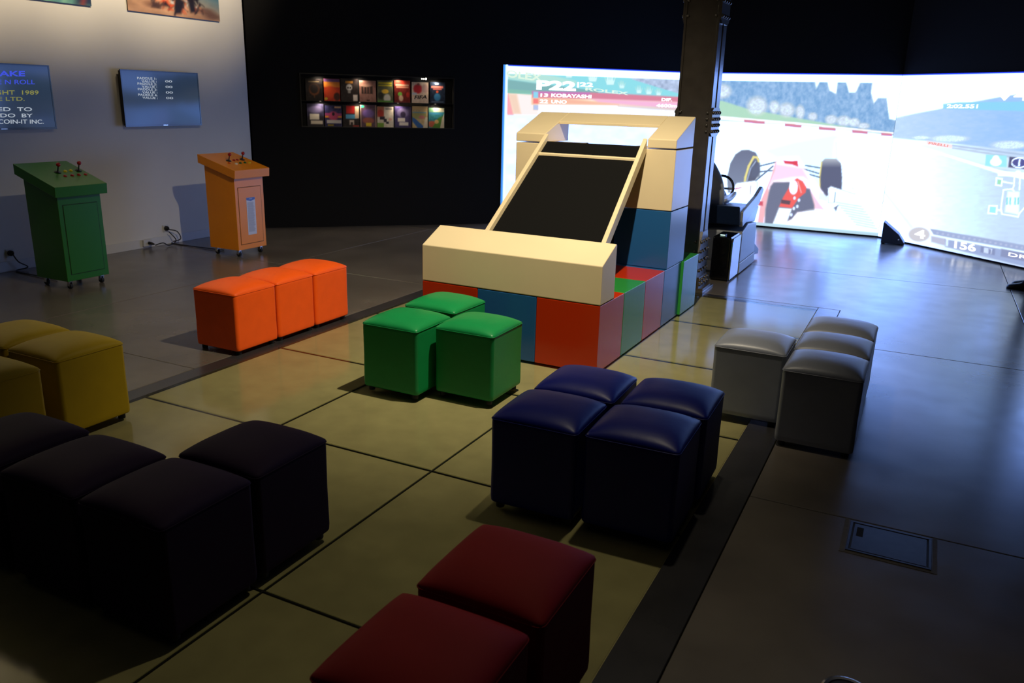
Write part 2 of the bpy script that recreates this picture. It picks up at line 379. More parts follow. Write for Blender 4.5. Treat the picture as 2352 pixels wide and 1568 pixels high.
def paint_back(P, s, t):
    px, py = project(P); c = Canvas(px, py, (236, 254, 255))
    n = fbm(px/6, py/9, 1); n2 = fbm(px/3, py/3, 2)
    tree = np.stack([76+80*n+20*n2, 138+58*n+18*n2, 204+40*n+10*n2], 1)
    c.rgb[:] = np.where((py < 262)[:, None] & (px > 1900)[:, None], np.array([250., 255, 255]), c.rgb)
    c.poly(P6((-300, 180), (725, 195), (735, 265), (770, 200), (812, 200), (832, 275), (880, 300), (893, 205), (950, 210), (972, 290), (1020, 290), (1062, 205), (1142, 205), (1130, 290), (1152, 370), (1182, 330), (1242, 330), (1254, 420), (1262, 480), (1320, 495), (1320, 600), (1000, 560), (600, 520), (-300, 470)), tree, 1, 2)
    c.poly(P6((-300, 330), (60, 350), (250, 410), (640, 480), (1000, 545), (640, 525), (200, 490), (-300, 460)), (172, 224, 196), .95, 2)
    for (x, y, rx, ry) in ((60, 280, 60, 50), (310, 385, 70, 65), (435, 395, 35, 45), (525, 415, 55, 50), (620, 430, 30, 50), (712, 462, 32, 28), (845, 485, 42, 32), (935, 495, 50, 36), (1010, 505, 40, 30), (1080, 530, 40, 22)):
        c.ellipse(x/3.136+1640, y/3.136+120, rx/3.136, ry/3.136, np.stack([205+40*n2, 220+25*n2, 226+20*n2], 1), .85, .3)
    c.poly(P6((-300, 425), (10, 455), (640, 508), (1310, 578), (1310, 592), (640, 525), (10, 485), (-300, 460)), (250, 236, 200), 1, 1)
    for x0, x1 in ((218, 365), (510, 630), (755, 876), (995, 1106), (1203, 1282)):
        y0, y1 = 452+0.096*x0+12, 452+0.096*x1+12; c.poly(P6((x0, y0), (x1, y1), (x1, y1+18), (x0, y0+20)), (214, 120, 160), 1, 1)
    c.poly(P6((330, 705), (560, 640), (860, 585), (930, 598), (880, 640), (868, 760), (910, 1000), (760, 1000), (600, 760), (450, 770)), (214, 246, 248), .8, 8)
    c.poly(P6((900, 640), (1000, 600), (1090, 640), (1260, 900), (1260, 1300), (1160, 1240), (1000, 960), (900, 760)), (255, 246, 250), .9, 6)
    c.stroke(P6((880, 650), (885, 760), (1000, 980), (1150, 1230)), 3, (220, 232, 246), .8, 2)
    for k in range(5): c.stroke(P6((960+40*k, 800+10*k), (1060+40*k, 900+10*k), (1230, 990+60*k)), 3, (250, 214, 226), .55, 2)
    for k in range(9): c.stroke(P6((880+18*k, 1080+20*k), (1060+14*k, 1110+20*k)), 2, (168, 214, 232), .7, 2)
    # wheels
    c.poly(P6((100, 1010), (95, 900), (118, 800), (155, 735), (200, 705), (250, 703), (300, 722), (326, 770), (330, 860), (290, 930), (235, 1015)), np.stack([92+0.25*(py-340), 104+.3*(py-340), 140+.3*(py-340)], 1), 1, 1.5)
    c.poly(P6((222, 1000), (240, 880), (275, 790), (315, 770), (330, 860), (290, 930)), (74, 84, 116), 1, 1.5)
    c.stroke(P6((214, 1010), (226, 900), (250, 820), (285, 755), (312, 757), (322, 785)), 5, (240, 226, 136), 1, 1)
    c.stroke(P6((236, 930), (262, 840), (300, 785)), 3, (150, 172, 214), 1, 1)
    c.poly(P6((762, 1000), (760, 900), (775, 790), (800, 766), (880, 766), (914, 800), (922, 900), (920, 985), (835, 1012), (805, 1045)), np.stack([74+np.clip(385-py, 0, 30)*5., 84+np.clip(385-py, 0, 30)*5., 122+np.clip(385-py, 0, 30)*4.], 1), 1, 1.5)
    c.stroke(P6((762, 1000), (760, 900), (774, 792)), 3.5, (240, 226, 136), 1, 1)
    for a in (((318, 822), (450, 790)), ((300, 925), (425, 820)), ((330, 860), (440, 850)), ((640, 838), (752, 872)), ((660, 815), (760, 832)), ((690, 880), (760, 900))): c.stroke(P6(*a), 3, (84, 108, 152), 1, 1)
    c.poly(P6((270, 830), (330, 800), (330, 900), (270, 900)), (78, 92, 128), .8, 3)
    # car body
    c.poly(P6((452, 765), (520, 750), (600, 758), (645, 830), (790, 1010), (930, 1295), (300, 1262), (330, 1080), (390, 960)), (255, 236, 242), 1, 2)
    c.poly(P6((450, 775), (440, 850), (390, 975), (395, 1010), (370, 1130), (350, 1262), (310, 1262), (340, 1060), (400, 930)), (255, 184, 198), 1, 2)
    c.poly(P6((690, 985), (760, 1090), (930, 1295), (890, 1295), (720, 1130)), (255, 206, 220), 1, 2)
    c.poly(P6((440, 800), (640, 830), (700, 940), (640, 900), (560, 905), (430, 930), (390, 990)), (255, 204, 214), .8, 5)
    c.poly(P6((500, 780), (560, 785), (600, 782), (606, 822), (560, 806), (510, 800)), (226, 50, 84), 1, 1.5)
    c.poly(P6((300, 1070), (352, 1075), (352, 1105), (305, 1100)), (206, 60, 90), .9, 1.5)
    c.poly(P6((395, 1010), (408, 965), (430, 937), (540, 935), (575, 955), (690, 985), (722, 1100), (722, 1140), (600, 1150), (560, 1200), (430, 1262), (365, 1262), (370, 1130)), (96, 106, 142), 1, 2)
    c.poly(P6((600, 908), (640, 930), (666, 975), (660, 1010), (610, 1050), (562, 1122), (468, 1112), (500, 1040), (530, 990), (560, 930)), (250, 88, 92), 1, 1.5)
    c.poly(P6((485, 1060), (552, 1070), (546, 1098), (482, 1088)), (84, 62, 84), 1, 1)
    c.ellipse(*c6(572, 972), 10, 17, (248, 240, 248), 1, .12)
    c.stroke(P6((604, 930), (628, 1010)), 2.2, (255, 190, 196), 1, 1)
    c.poly(P6((468, 1118), (562, 1126), (520, 1240), (428, 1262), (420, 1240)), (240, 246, 252), 1, 2)
    c.ellipse(*c6(735, 1260), 58, 40, (252, 254, 255), 1, .1)
    for (x, y) in ((580, 1050), (612, 1065), (575, 1125), (600, 1110), (556, 1170)): c.ellipse(*c6(x, y), 3.0, 4.0, (226, 232, 250), 1, .3)
    # mirrors
    c.poly(P6((118, 992), (165, 942), (295, 925), (312, 938), (306, 1022), (130, 1024)), (244, 250, 255), 1, 1.2)
    c.stroke(P6((130, 1024), (118, 992), (165, 942), (295, 925), (312, 938), (306, 1022)), 1.6, (190, 206, 230), 1, 1)
    c.stroke(P6((142, 985), (196, 975)), 2.2, (222, 110, 140), 1, 1); c.stroke(P6((265, 960), (262, 1022)), 1.6, (170, 130, 120), 1, 1)
    c.poly(P6((822, 980), (842, 966), (1014, 1022), (1016, 1046), (872, 1010), (858, 1085), (824, 1082)), (244, 250, 255), 1, 1.2)
    c.stroke(P6((858, 1085), (824, 1082), (822, 980), (842, 966), (1014, 1022)), 1.6, (196, 212, 236), 1, 1); c.stroke(P6((874, 1008), (866, 1080)), 1.8, (110, 120, 150), 1, 1)
    c.poly(P6((760, 1000), (820, 1040), (815, 1075), (750, 1060)), (220, 236, 250), .9, 2)
    c.poly(P6((862, 1120), (895, 1100), (878, 1145)), (110, 120, 160), 1, 1.5)
    frame(c, s, t)
    a = np.clip((0.05-t)/0.012, 0, 1); c.rgb[:] = c.rgb*(1-a[:, None])+np.array([190, 224, 240])*a[:, None]
    return expand(c.rgb)
def paint_right(P, s, t):
    px, py = project(P); c = Canvas(px, py, (250, 255, 255)); n = fbm(px/14, py/5, 4)
    e = np.clip((px-2060)/250, 0, 1)
    c.poly(P6((1290, 620), (1420, 600), (2700, 700), (2700, 1700), (1290, 1700)), np.stack([240-50*e+8*n, 250-34*e+8*n, 255-8*e], 1), 1, 3)
    c.poly(P6((1290, 475), (1450, 440), (1640, 405), (1880, 355), (2080, 318), (2233, 296), (2700, 250), (2700, 760), (2233, 715), (1720, 655), (1290, 618)), np.stack([196-38*e-20*n, 224-22*e-10*n, 254+0*e], 1), 1, 2)
    for (x, y, rx, ry) in ((1700, 622, 130, 24), (2130, 668, 130, 30), (1490, 615, 60, 12)): c.ellipse(*c6(x, y), rx/3.136, ry/3.136, np.stack([200+50*fbm(px/2, py/2, 7), 218+36*fbm(px/2, py/2, 7), 246+0*px], 1), .8, .25)
    c.poly(P6((1650, 372), (1760, 360), (2700, 350), (2700, 440), (2233, 424), (1650, 406)), (126, 214, 250), .9, 1.5)
    for k, (a, b) in enumerate((((1720, 672), (2700, 800)), ((1720, 690), (2700, 840)))): c.stroke(P6(a, b), 3.5, (156, 184, 226), .8, 1.5)
    c.poly(P6((1380, 655), (1720, 690), (2700, 850), (2700, 960), (2050, 835), (1700, 730)), (222, 234, 238), .6, 3)
    c.poly(P6((1372, 650), (1520, 640), (1520, 655), (1430, 662), (2050, 848), (2700, 1000), (2700, 1022), (2040, 868)), (253, 254, 255), 1, 1.5)
    c.poly(P6((1530, 636), (1715, 664), (1715, 692), (1530, 664)), (250, 220, 196), 1, 1)
    for a, b, col, w in (((1230, 960), (1560, 1290), (255, 255, 255), 18), ((1230, 1010), (1440, 1280), (226, 226, 240), 9), ((1225, 1070), (1400, 1290), (250, 226, 236), 10), ((1235, 1140), (1370, 1300), (255, 255, 255), 10)): c.stroke(P6(a, b), w, col, .85, 4)
    # dashboard graphics
    c.poly(P6((1555, 1270), (2700, 1470), (2700, 1512), (1580, 1312)), (146, 166, 216), .9, 1.5)
    for k in range(28): c.ellipse(*c6(1610+38*k, 1301+38*k*0.175), 3.0, 2.6, (176, 192, 232), .9, .3)
    c.stroke(P6((1570, 1322), (2700, 1522)), 3, (236, 246, 255), 1, 1.2)
    c.poly(P6((1660, 1345), (2700, 1530), (2700, 1660), (1665, 1400)), (140, 162, 218), .85, 2)
    c.ellipse(*c6(1480, 1312), 27, 19, (236, 238, 246), 1, .08); c.ellipse(*c6(1478, 1312), 24, 16.5, (206, 206, 218), 1, .1)
    c.poly(P6((1565, 1322), (1668, 1342), (1662, 1392), (1565, 1365)), (176, 180, 216), .8, 2)
    c.poly(P6((1672, 1335), (1690, 1338), (1686, 1398), (1668, 1394)), (226, 238, 255), .9, 1.5)
    c.poly(P6((1922, 1396), (2026, 1416), (2022, 1462), (1918, 1440)), (120, 136, 186), .9, 1.5)
    c.poly(P6((1945, 1404), (1978, 1410), (1976, 1450), (1942, 1442)), (214, 230, 255), .9, 1); c.stroke(P6((1985, 1412), (2000, 1420), (1996, 1450)), 2, (214, 230, 255), .9, 1)
    c.poly(P6((2070, 1415), (2500, 1500), (2500, 1560), (2064, 1470)), (124, 138, 186), .9, 1.5)
    c.poly(P6((1360, 1360), (2700, 1640), (2700, 1800), (1380, 1400)), (206, 226, 252), .95, 2)
    c.poly(P6((1960, 736), (2108, 744), (2108, 828), (1952, 818)), (150, 236, 244), 1, 1.2)
    c.ellipse(*c6(2030, 790), 13, 9, (255, 255, 255), 1, .12); c.ellipse(*c6(2030, 768), 8, 8, (255, 255, 255), 1, .15)
    c.poly(P6((2128, 752), (2300, 768), (2300, 848), (2120, 828)), (64, 72, 120), 1, 1.2)
    c.ellipse(*c6(2200, 795), 19, 12.5, (250, 252, 255), 1, .06); c.ellipse(*c6(2200, 795), 16, 9.5, (64, 72, 150), 1, .08)
    c.stroke(P6((2202, 774), (2198, 800)), 4, (250, 252, 255), 1, 1); c.ellipse(*c6(2198, 813), 2.4, 2.2, (255, 255, 255), 1, .3)
    # outline of the car seen from above
    def W(*p): c.stroke(P6(*p), 2.4, (255, 255, 255), 1, 1)
    c.poly(P6((2045, 855), (2340, 875), (2340, 898), (2045, 890)), (252, 254, 255), .9, 1.5)
    W((2165, 880), (2160, 960), (2150, 990)); W((2205, 885), (2200, 990)); c.ellipse(*c6(2190, 868), 6, 5, (255, 255, 255), 1, .2)
    W((2035, 905), (2075, 912), (2070, 962), (2030, 956), (2035, 905)); c.poly(P6((2044, 916), (2070, 920), (2066, 952), (2040, 948)), (150, 232, 190), 1, 1)
    W((2075, 930), (2150, 945)); W((2085, 990), (2150, 985), (2160, 1000)); W((2085, 990), (2066, 1130), (2075, 1165), (2190, 1185), (2200, 1160), (2235, 1120))
    c.poly(P6((2115, 1000), (2200, 1004), (2196, 1170), (2095, 1150)), (236, 248, 255), .8, 2)
    for x in (2112, 2134, 2170, 2192): c.poly(P6((x-5, 1045), (x+5, 1046), (x+3, 1098), (x-7, 1096)), (120, 224, 226), 1, 1)
    W((1982, 1105), (2038, 1108), (2034, 1165), (1975, 1158), (1982, 1105)); c.poly(P6((1990, 1112), (2030, 1115), (2026, 1156), (1985, 1152)), (150, 240, 240), 1, 1)
    W((2040, 1135), (2070, 1140))
    frame(c, s, t); return expand(c.rgb)

SCREEN_H = 2.115; SZ0 = 0.022
M_pic = vcol_mat('projected_picture', 1.0, 0.9)
M_scr = mat('screen_panel', (210, 212, 214), 0.7)
UP = np.array([0, 0, 1.0])
def screen(label, o, d, n, L, paint, name='projection_screen'):
    r = empty(name, tuple(o)); tag(r, label, 'projection screen', 'three panels of the racing projection')
    T = 0.012; a = np.array(o, float)
    # panel in local coordinates (empty sits at o, unrotated)
    pts = [(0, 0), (d[0]*L, d[1]*L), (d[0]*L+n[0]*T, d[1]*L+n[1]*T), (n[0]*T, n[1]*T)]
    obj('panel', prism(pts, 2, SZ0, SZ0+SCREEN_H), M_scr, r)
    g = grid_print('picture', a+n*(T+0.001)+UP*SZ0, d, UP, L, SCREEN_H, int(L/0.0105), int(SCREEN_H/0.0105), paint, M_pic, None)
    g.parent = r; g.matrix_parent_inverse = Matrix.Translation(-Vector(a))
    return r, a+n*(T+0.001), n
s0L = 1.905
scrL = screen('projection panel standing left of the riveted column, showing a race position list', L0+s0L*D1, D1, N1, sF-s0L-.007, paint_left)
NB_ = np.array([0, -1.0, 0])
scrB = screen('projection panel showing the front of a pink and white racing car', FL+np.array([.007, 0, 0]), np.array([1.0, 0, 0]), NB_, FR[0]-FL[0]-.014, paint_back)
scrR = screen('projection panel angled off the racing car view, showing hill, track and speed dial', FR+.007*D2, D2, N2, 2.9, paint_right)
M_lt = mat('white_caption_light', (255, 255, 255), 0.9, emit=1.9)
M_ltc = mat('cream_caption_light', (222, 240, 216), 0.9, emit=1.0)
M_ltr = mat('red_caption_light', (232, 130, 120), 0.9, emit=1.0)
def cap(scr, body, bl, br, tl, m=M_lt, bold=0.03):
    r, p0, n = scr; f = lambda p: atplane(p[0], p[1], p0+n*0.0, n)
    o = lettering(body, f(bl), f(br), f(tl), m, None, n, bold, 0.003, 'caption')
    o.parent = r; o.matrix_parent_inverse = Matrix.Translation(-r.location); return o
def capL(body, x0, y0, x1, y1, sl=0.03, **k):
    bl, br, tl = cl(x0, y1), cl(x1, y1+(x1-x0)*sl), cl(x0+4, y0); return cap(scrL, body, bl, br, tl, **k)
capL('P22', 490, 288, 975, 405, 0.035, bold=0.05); capL('|22', 990, 312, 1185, 378, 0.05, bold=0.03)
capL('13', 540, 450, 632, 490); capL('KOBAYASHI', 672, 452, 1165, 495, 0.035)
capL('22', 530, 525, 632, 570); capL('UNO', 672, 530, 860, 572); capL('PEN.', 526, 600, 722, 645)
capL('DIF.', 2025, 508, 2155, 545); capL('4600m', 1962, 578, 2215, 618); capL('+12.000', 1940, 655, 2215, 694)
capL('OLEX', 120, 158, 560, 250, 0.13, m=M_ltc); capL('ROLEX', 1090, 375, 1620, 415, 0.11, m=M_ltc)
def capR(body, x0, y0, x1, y1, sl=0.1, **k):
    return cap(scrR, body, c6(x0, y1), c6(x1, y1+(x1-x0)*sl), c6(x0+5, y0), **k)
capR('2:02.551', 1676, 374, 1900, 402, 0.01); capR('V4', 2020, 270, 2270, 345, 0.02, bold=0.02)
capR('4', 1445, 1270, 1520, 1332, 0.2); capR('156', 1730, 1355, 1885, 1410, 0.18); capR('DRS', 2120, 1440, 2300, 1466, 0.2, bold=0.01)
capR('PIRELLI', 1545, 645, 1685, 662, 0.15, m=M_ltr, bold=0.02)

# ------------------------------------------------------------------ display case with game boxes in the black wall
case = empty('display_case', tuple(L0+np.array([0, 0, 1.285])))
tag(case, 'recessed black wall case with two rows of game boxes behind glass', 'display case')
case.rotation_euler = (0, 0, math.radians(44))      # local x along the wall, local -y towards the room
cw0, cw1, ch = -0.765, 1.235, 0.66
bmf = NB()
for b in ((cw0, cw1, -0.012, 0.02, 0, 0.012), (cw0, cw1, -0.012, 0.02, ch-.012, ch), (cw0, cw0+.012, -0.012, 0.02, .012, ch-.012), (cw1-.012, cw1, -0.012, 0.02, .012, ch-.012)): box(*b, bm=bmf)
obj('frame', bmf, mat('case_frame', (15, 15, 16), 0.4), case)
M_cin = mat('case_lining', (10, 10, 11), 0.7)
bmf = NB(); box(cw0, cw1, 0.118, 0.13, 0, ch, bm=bmf)
obj('back_panel', bmf, M_cin, case)
bmf = NB(); box(cw0, cw0+.01, 0.02, 0.118, 0, ch, bm=bmf); box(cw1-.01, cw1, 0.02, .118, 0, ch, bm=bmf); box(cw0, cw1, .02, .118, 0, .008, bm=bmf); box(cw0, cw1, .02, .118, ch-.008, ch, bm=bmf)
obj('lining', bmf, M_cin, case)
obj('shelf', box(cw0+.01, cw1-.01, 0.035, 0.117, 0.318, 0.328), mat('shelf_black', (16, 15, 15), 0.3), case)
obj('glass_pane', box(cw0+.012, cw1-.012, 0.004, 0.008, .012, ch-.012), glass_mat('case_glass', (0.96, 0.96, 0.96), 1.45, 0.0), case)
caseM = Matrix.Translation(case.location) @ Matrix.Rotation(math.radians(44), 4, 'Z')
M_led = mat('led_glow', (255, 244, 225), 0.5, emit=14)
for i, (sx, r) in enumerate(((0.80, .006), (0.825, .007), (0.855, .011))):
    b = obj('led', ball((sx, 0.03, ch-.024), r, n=10), M_led, case, smooth=True)
for i in range(4):
    sx = cw0+0.25+0.5*i
    o = spot('case_lamp_and_fill', caseM @ Vector((sx, 0.028, ch-.03)), caseM @ Vector((sx, 0.115, .16)), 4.5, (1, 0.82, 0.62), 150, .9, 0.02)
for i in range(4):
    sx = cw0+0.25+0.5*i
    spot('case_lamp_and_fill', caseM @ Vector((sx, 0.022, .312)), caseM @ Vector((sx, 0.1, .1)), 2.6, (1, 0.82, 0.62), 150, .9, 0.02)  # fill added under the shelf to brighten the lower row of boxes
M_cover = vcol_mat('printed_cover', None, 0.35)
M_bx = mat('box_card', (24, 22, 24), 0.5)
COV = [  # top row then bottom row: x extent (enlargement px), label, base, shapes
 (245, 470, 'near-black game box with a thin orange ring, first on the upper shelf', (34, 28, 27), [('r', .5, .5, .30, .26, (120, 66, 36)), ('e', .5, .55, .25, .22, (34, 28, 27)), ('b', .18, .85, .8, .9, (110, 96, 70)), ('b', .47, .12, .53, .32, (100, 60, 36))], None),
 (480, 692, 'game box with fiery red and orange cover under a violet band', (196, 60, 34), [('b', 0, .84, 1, 1, (120, 80, 140)), ('b', 0, .62, 1, .86, (236, 140, 50)), ('e', .42, .40, .40, .26, (226, 76, 36)), ('e', .8, .2, .2, .18, (70, 34, 26)), ('e', .12, .1, .10, .06, (220, 190, 50))], None),
 (697, 920, 'dark brown game box with a pale skull shape and white sticker', (44, 34, 33), [('b', .28, .8, .72, .9, (206, 140, 50)), ('e', .5, .62, .18, .15, (190, 186, 182)), ('e', .43, .6, .05, .04, (30, 26, 28)), ('e', .57, .6, .05, .04, (30, 26, 28)), ('b', .42, .36, .58, .48, (150, 146, 140)), ('b', .72, .02, .98, .3, (240, 225, 210))], None),
 (937, 1156, 'dusty rose game box with dark hanging drips', (166, 118, 104), [('b', .12, .38, .80, .74, (60, 44, 40)), ('b', .24, .4, .3, .7, (150, 104, 92)), ('b', .42, .4, .47, .7, (150, 104, 92)), ('b', .58, .4, .64, .7, (150, 104, 92)), ('e', .4, .76, .35, .06, (190, 150, 130)), ('b', .42, .04, .6, .1, (70, 40, 40))], None),
 (1166, 1376, 'grey-green game box with yellow title bars', (92, 96, 72), [('b', .08, .84, .92, .92, (214, 196, 40)), ('b', .08, .74, .92, .8, (206, 190, 40)), ('e', .5, .5, .22, .1, (236, 190, 60)), ('e', .62, .18, .22, .2, (214, 210, 196)), ('e', .2, .3, .18, .16, (50, 50, 40)), ('b', 0, 0, 1, .08, (90, 150, 60))], None),
 (1386, 1596, 'dark red game box with pale lettering and a green spot', (120, 34, 28), [('b', 0, .82, 1, 1, (196, 60, 46)), ('b', .08, .76, .92, .82, (236, 190, 160)), ('b', .12, .66, .9, .73, (220, 150, 120)), ('e', .36, .38, .14, .1, (120, 190, 70)), ('e', .42, .2, .14, .14, (240, 196, 160)), ('e', .85, .36, .1, .12, (190, 50, 40))], None),
 (1611, 1831, 'pale game box with a red figure and black sports lettering', (232, 206, 180), [('e', .36, .68, .26, .22, (214, 50, 60)), ('e', .40, .9, .08, .06, (150, 90, 80)), ('b', 0, .4, .3, .5, (190, 200, 214)), ('e', .8, .7, .2, .2, (206, 170, 160))], ('FIFA', (.14, .18, .9, .36), (20, 14, 12))),
 (1846, 2046, 'night-blue game box with pink title blocks, last on the upper shelf', (34, 46, 66), [('b', .08, .72, .88, .82, (220, 124, 110)), ('b', .2, .64, .78, .71, (200, 104, 96)), ('e', .48, .55, .08, .06, (220, 96, 60)), ('e', .48, .3, .22, .18, (66, 140, 186)), ('b', .1, .05, .9, .1, (110, 130, 150)), ('e', .45, .92, .14, .04, (160, 180, 200))], None),
 (250, 472, 'violet-grey game box with stacked white lettering, first on the lower shelf', (66, 62, 92), [('b', 0, 0, 1, .45, (44, 40, 48)), ('e', .5, .75, .45, .16, (120, 110, 150)), ('b', .15, .3, .72, .56, (236, 226, 204)), ('b', .2, .1, .92, .26, (236, 222, 196))], None),
 (480, 706, 'sunset game box with purple sky over an orange horizon band', (52, 50, 96), [('b', 0, .42, 1, .52, (240, 150, 60)), ('b', 0, .52, 1, .64, (176, 70, 130)), ('e', .5, .5, .28, .22, (190, 70, 110)), ('b', .1, .16, .96, .32, (214, 206, 200)), ('e', .5, .6, .08, .08, (40, 24, 40)), ('b', .58, .88, .95, .96, (230, 180, 130)), ('b', .15, .04, .5, .1, (190, 160, 30))], None),
 (712, 932, 'game box with a big red block above a sky-blue band', (40, 32, 34), [('b', .22, .62, .72, .98, (206, 40, 38)), ('b', .18, .38, .86, .58, (90, 166, 206)), ('b', .74, .4, .98, .95, (226, 196, 160)), ('b', .4, .1, .68, .32, (214, 196, 176)), ('b', .47, .1, .6, .22, (40, 32, 34)), ('b', .6, .02, .98, .08, (190, 60, 50))], None),
 (940, 1156, 'violet game box with a yellow square and a green corner tab', (92, 66, 84), [('b', 0, 0, .05, 1, (206, 180, 150)), ('b', .93, 0, 1, 1, (190, 160, 130)), ('e', .5, .62, .36, .2, (110, 86, 150)), ('e', .5, .3, .36, .14, (160, 90, 80)), ('b', .34, .04, .68, .2, (236, 206, 50)), ('e', .14, .93, .12, .05, (40, 190, 130))], None),
 (1160, 1376, 'white game box with a footballer in red shirt and dark shorts', (240, 228, 204), [('b', 0, .5, .42, 1, (210, 120, 90)), ('e', .2, .68, .18, .18, (206, 60, 46)), ('b', .16, .38, .46, .52, (44, 36, 56)), ('b', .4, .26, .58, .42, (48, 40, 60)), ('b', .54, .18, .7, .28, (40, 34, 50)), ('b', 0, 0, .4, .22, (130, 176, 60)), ('b', .52, .86, .9, .93, (150, 140, 130)), ('e', .8, .4, .1, .06, (240, 180, 160))], None),
 (1388, 1606, 'indigo game box with two white lettering blocks', (66, 54, 104), [('e', .48, .7, .36, .22, (124, 112, 156)), ('e', .5, .62, .16, .14, (50, 40, 70)), ('b', .18, .28, .62, .46, (240, 230, 216)), ('b', .26, .1, .82, .26, (240, 230, 216))], None),
 (1615, 1820, 'sandy landscape game box with a blue river stripe', (214, 186, 130), [('b', 0, .84, 1, 1, (236, 196, 130)), ('b', 0, .68, .9, .74, (110, 170, 190)), ('b', 0, .42, .9, .68, (176, 170, 100)), ('p', ((0, .5), (.2, .42), (.7, .1), (.7, 0), (.35, 0), (0, .3)), (54, 110, 180)), ('e', .62, .5, .2, .08, (214, 130, 120)), ('p', ((.7, 0), (.85, .5), (1, .5), (1, 0)), (240, 226, 196))], None),
 (1829, 2036, 'turquoise coast game box with green foreground, last on the lower shelf', (64, 150, 160), [('b', 0, .8, 1, 1, (226, 222, 190)), ('b', 0, .8, .3, 1, (120, 176, 130)), ('b', 0, .68, .86, .74, (70, 150, 200)), ('e', .2, .2, .26, .16, (206, 110, 80)), ('p', ((.2, 0), (.6, .5), (.9, .62), (.8, 0)), (96, 150, 60)), ('e', .5, .32, .14, .1, (230, 190, 120)), ('p', ((.72, 0), (.86, .5), (1, .75), (1, 0)), (240, 226, 196))], None)]
def cover_fn(base, shapes):
    def fn(P, s, t):
        w, h = s.max(), t.max(); u, v = s/w*100, t/h*100; c = Canvas(u, v, base)
        c.rgb += (fbm(u/9, v/9, int(sum(base))) - .5)[:, None]*46
        for sh in shapes:
            if sh[0] == 'b': c.poly([(sh[1]*100, sh[2]*100), (sh[3]*100, sh[2]*100), (sh[3]*100, sh[4]*100), (sh[1]*100, sh[4]*100)], sh[5], 1, 2)
            elif sh[0] == 'p': c.poly([(a*100, b*100) for a, b in sh[1]], sh[2], 1, 2)
            else: c.ellipse(sh[1]*100, sh[2]*100, sh[3]*100, sh[4]*100, sh[5], 1, .2)
        return lin(np.clip(c.rgb, 0, 255))
    return fn
cd44, sd44 = math.cos(math.radians(44)), math.sin(math.radians(44))
for i, (x0, x1, label, base, shapes, txt) in enumerate(COV):
    row = i//8; zc = 1.285+(0.328 if row == 0 else 0.008)
    a = atplane(x0/5.6+660, 230, L0, N1); b = atplane(x1/5.6+660, 230, L0, N1)
    s0, s1 = (a-L0)@D1, (b-L0)@D1; w = s1-s0-0.006; hgt = 0.272+0.008*((i*7) % 3-1)
    bx = empty('game_box', tuple(L0+s0*D1+np.array([0, 0, zc]) - 0.055*N1)); bx.rotation_euler = (0, 0, math.radians(44))
    tag(bx, label, 'game box', 'game boxes in the wall case')
    obj('carton', box(0, w, 0.0, 0.042, 0, hgt), M_bx, bx)
    grid_print('cover', (0, -0.001, 0), (1, 0, 0), (0, 0, 1), w, hgt, 30, 38, cover_fn(base, shapes), M_cover, bx)
    if txt:
        u0, v0, u1, v1 = txt[1]
        lettering(txt[0], (u0*w, -0.001, v0*hgt), (u1*w, -0.001, (v0+.04)*hgt), ((u0+.06)*w, -.001, v1*hgt), mat('title_ink', txt[2], 0.5), bx, (0, -1, 0), 0.02, 0.001, 'title')

# ------------------------------------------------------------------ posters, televisions, sockets on the white wall
def poster_fn(kind):
    def fn(P, s, t):
        w, h = s.max(), t.max(); u, v = s/w*100, t/h*100*1.6
        if kind == 0:
            c = Canvas(u, v, (70, 130, 110)); n = fbm(u/16, v/9, 21); c.rgb = np.stack([50+110*n, 120+70*n, 110+60*fbm(u/10, v/10, 22)], 1)
            for k in range(5): c.stroke([(20+14*k, 0), (34+12*k, 18), (30+15*k, 50)], 3.5, (150, 205, 170), .6, 2)
            c.poly([(-10, -10), (30, -10), (52, 6), (30, 14), (-10, 20)], (70, 110, 190), .8, 4); c.poly([(86, 0), (102, 0), (102, 12), (90, 18)], (40, 44, 70), .9, 3); c.stroke([(92, 0), (97, 14)], 4, (150, 60, 50), .8, 2)
        else:
            c = Canvas(u, v, (196, 150, 110)); n = fbm(u/14, v/6, 31); c.rgb = np.stack([150+70*n, 112+60*n, 84+50*n], 1)
            c.poly([(60, 20), (110, 6), (110, 170), (50, 170)], (56, 112, 140), .85, 12); c.poly([(-5, 14), (30, 22), (40, 170), (-5, 170)], (110, 96, 70), .7, 10)
            r = np.random.default_rng(5)
            for k in range(150):
                a = r.uniform(28, 80); b = r.uniform(3, 40); q = r.random()
                col = (26, 20, 22) if q < .5 else (206, 74, 30) if q < .7 else (226, 150, 110) if q < .85 else (190, 196, 206)
                if b < 3+abs(a-54)*.22: continue
                c.poly([(a+r.uniform(-5, 5), b+r.uniform(-4, 4)) for _ in range(4)], col, .95, 1.2)
            c.poly([(48, 2), (55, 3), (60, 14), (50, 20)], (24, 18, 20), .95, 1.5); c.poly([(66, 5), (72, 6), (70, 22), (63, 20)], (24, 18, 20), .95, 1.5)
            for a, b in ((18, 16), (28, 8), (84, 8), (92, 4)): c.ellipse(a, b, 10, 3, (90, 58, 44), .7, .5)
        return lin(np.clip(c.rgb, 0, 255))
    return fn
for k, (y0, y1, z0, lab) in enumerate(((4.59, 5.841, 2.472, 'large poster in greens and blues high on the white wall'), (6.265, 7.519, 2.476, 'large sand-coloured poster of dark and orange machines high on the white wall'))):
    p = empty('poster', (XW+.003, y0, z0)); tag(p, lab, 'poster', None)
    obj('board', box(0.0, 0.012, 0, y1-y0, 0, 1.8), mat('poster_edge', (40, 38, 40), 0.6), p)
    grid_print('print', (0.013, 0, 0), (0, 1, 0), (0, 0, 1), y1-y0, 1.8, 130, 180, poster_fn(k), M_cover, p)

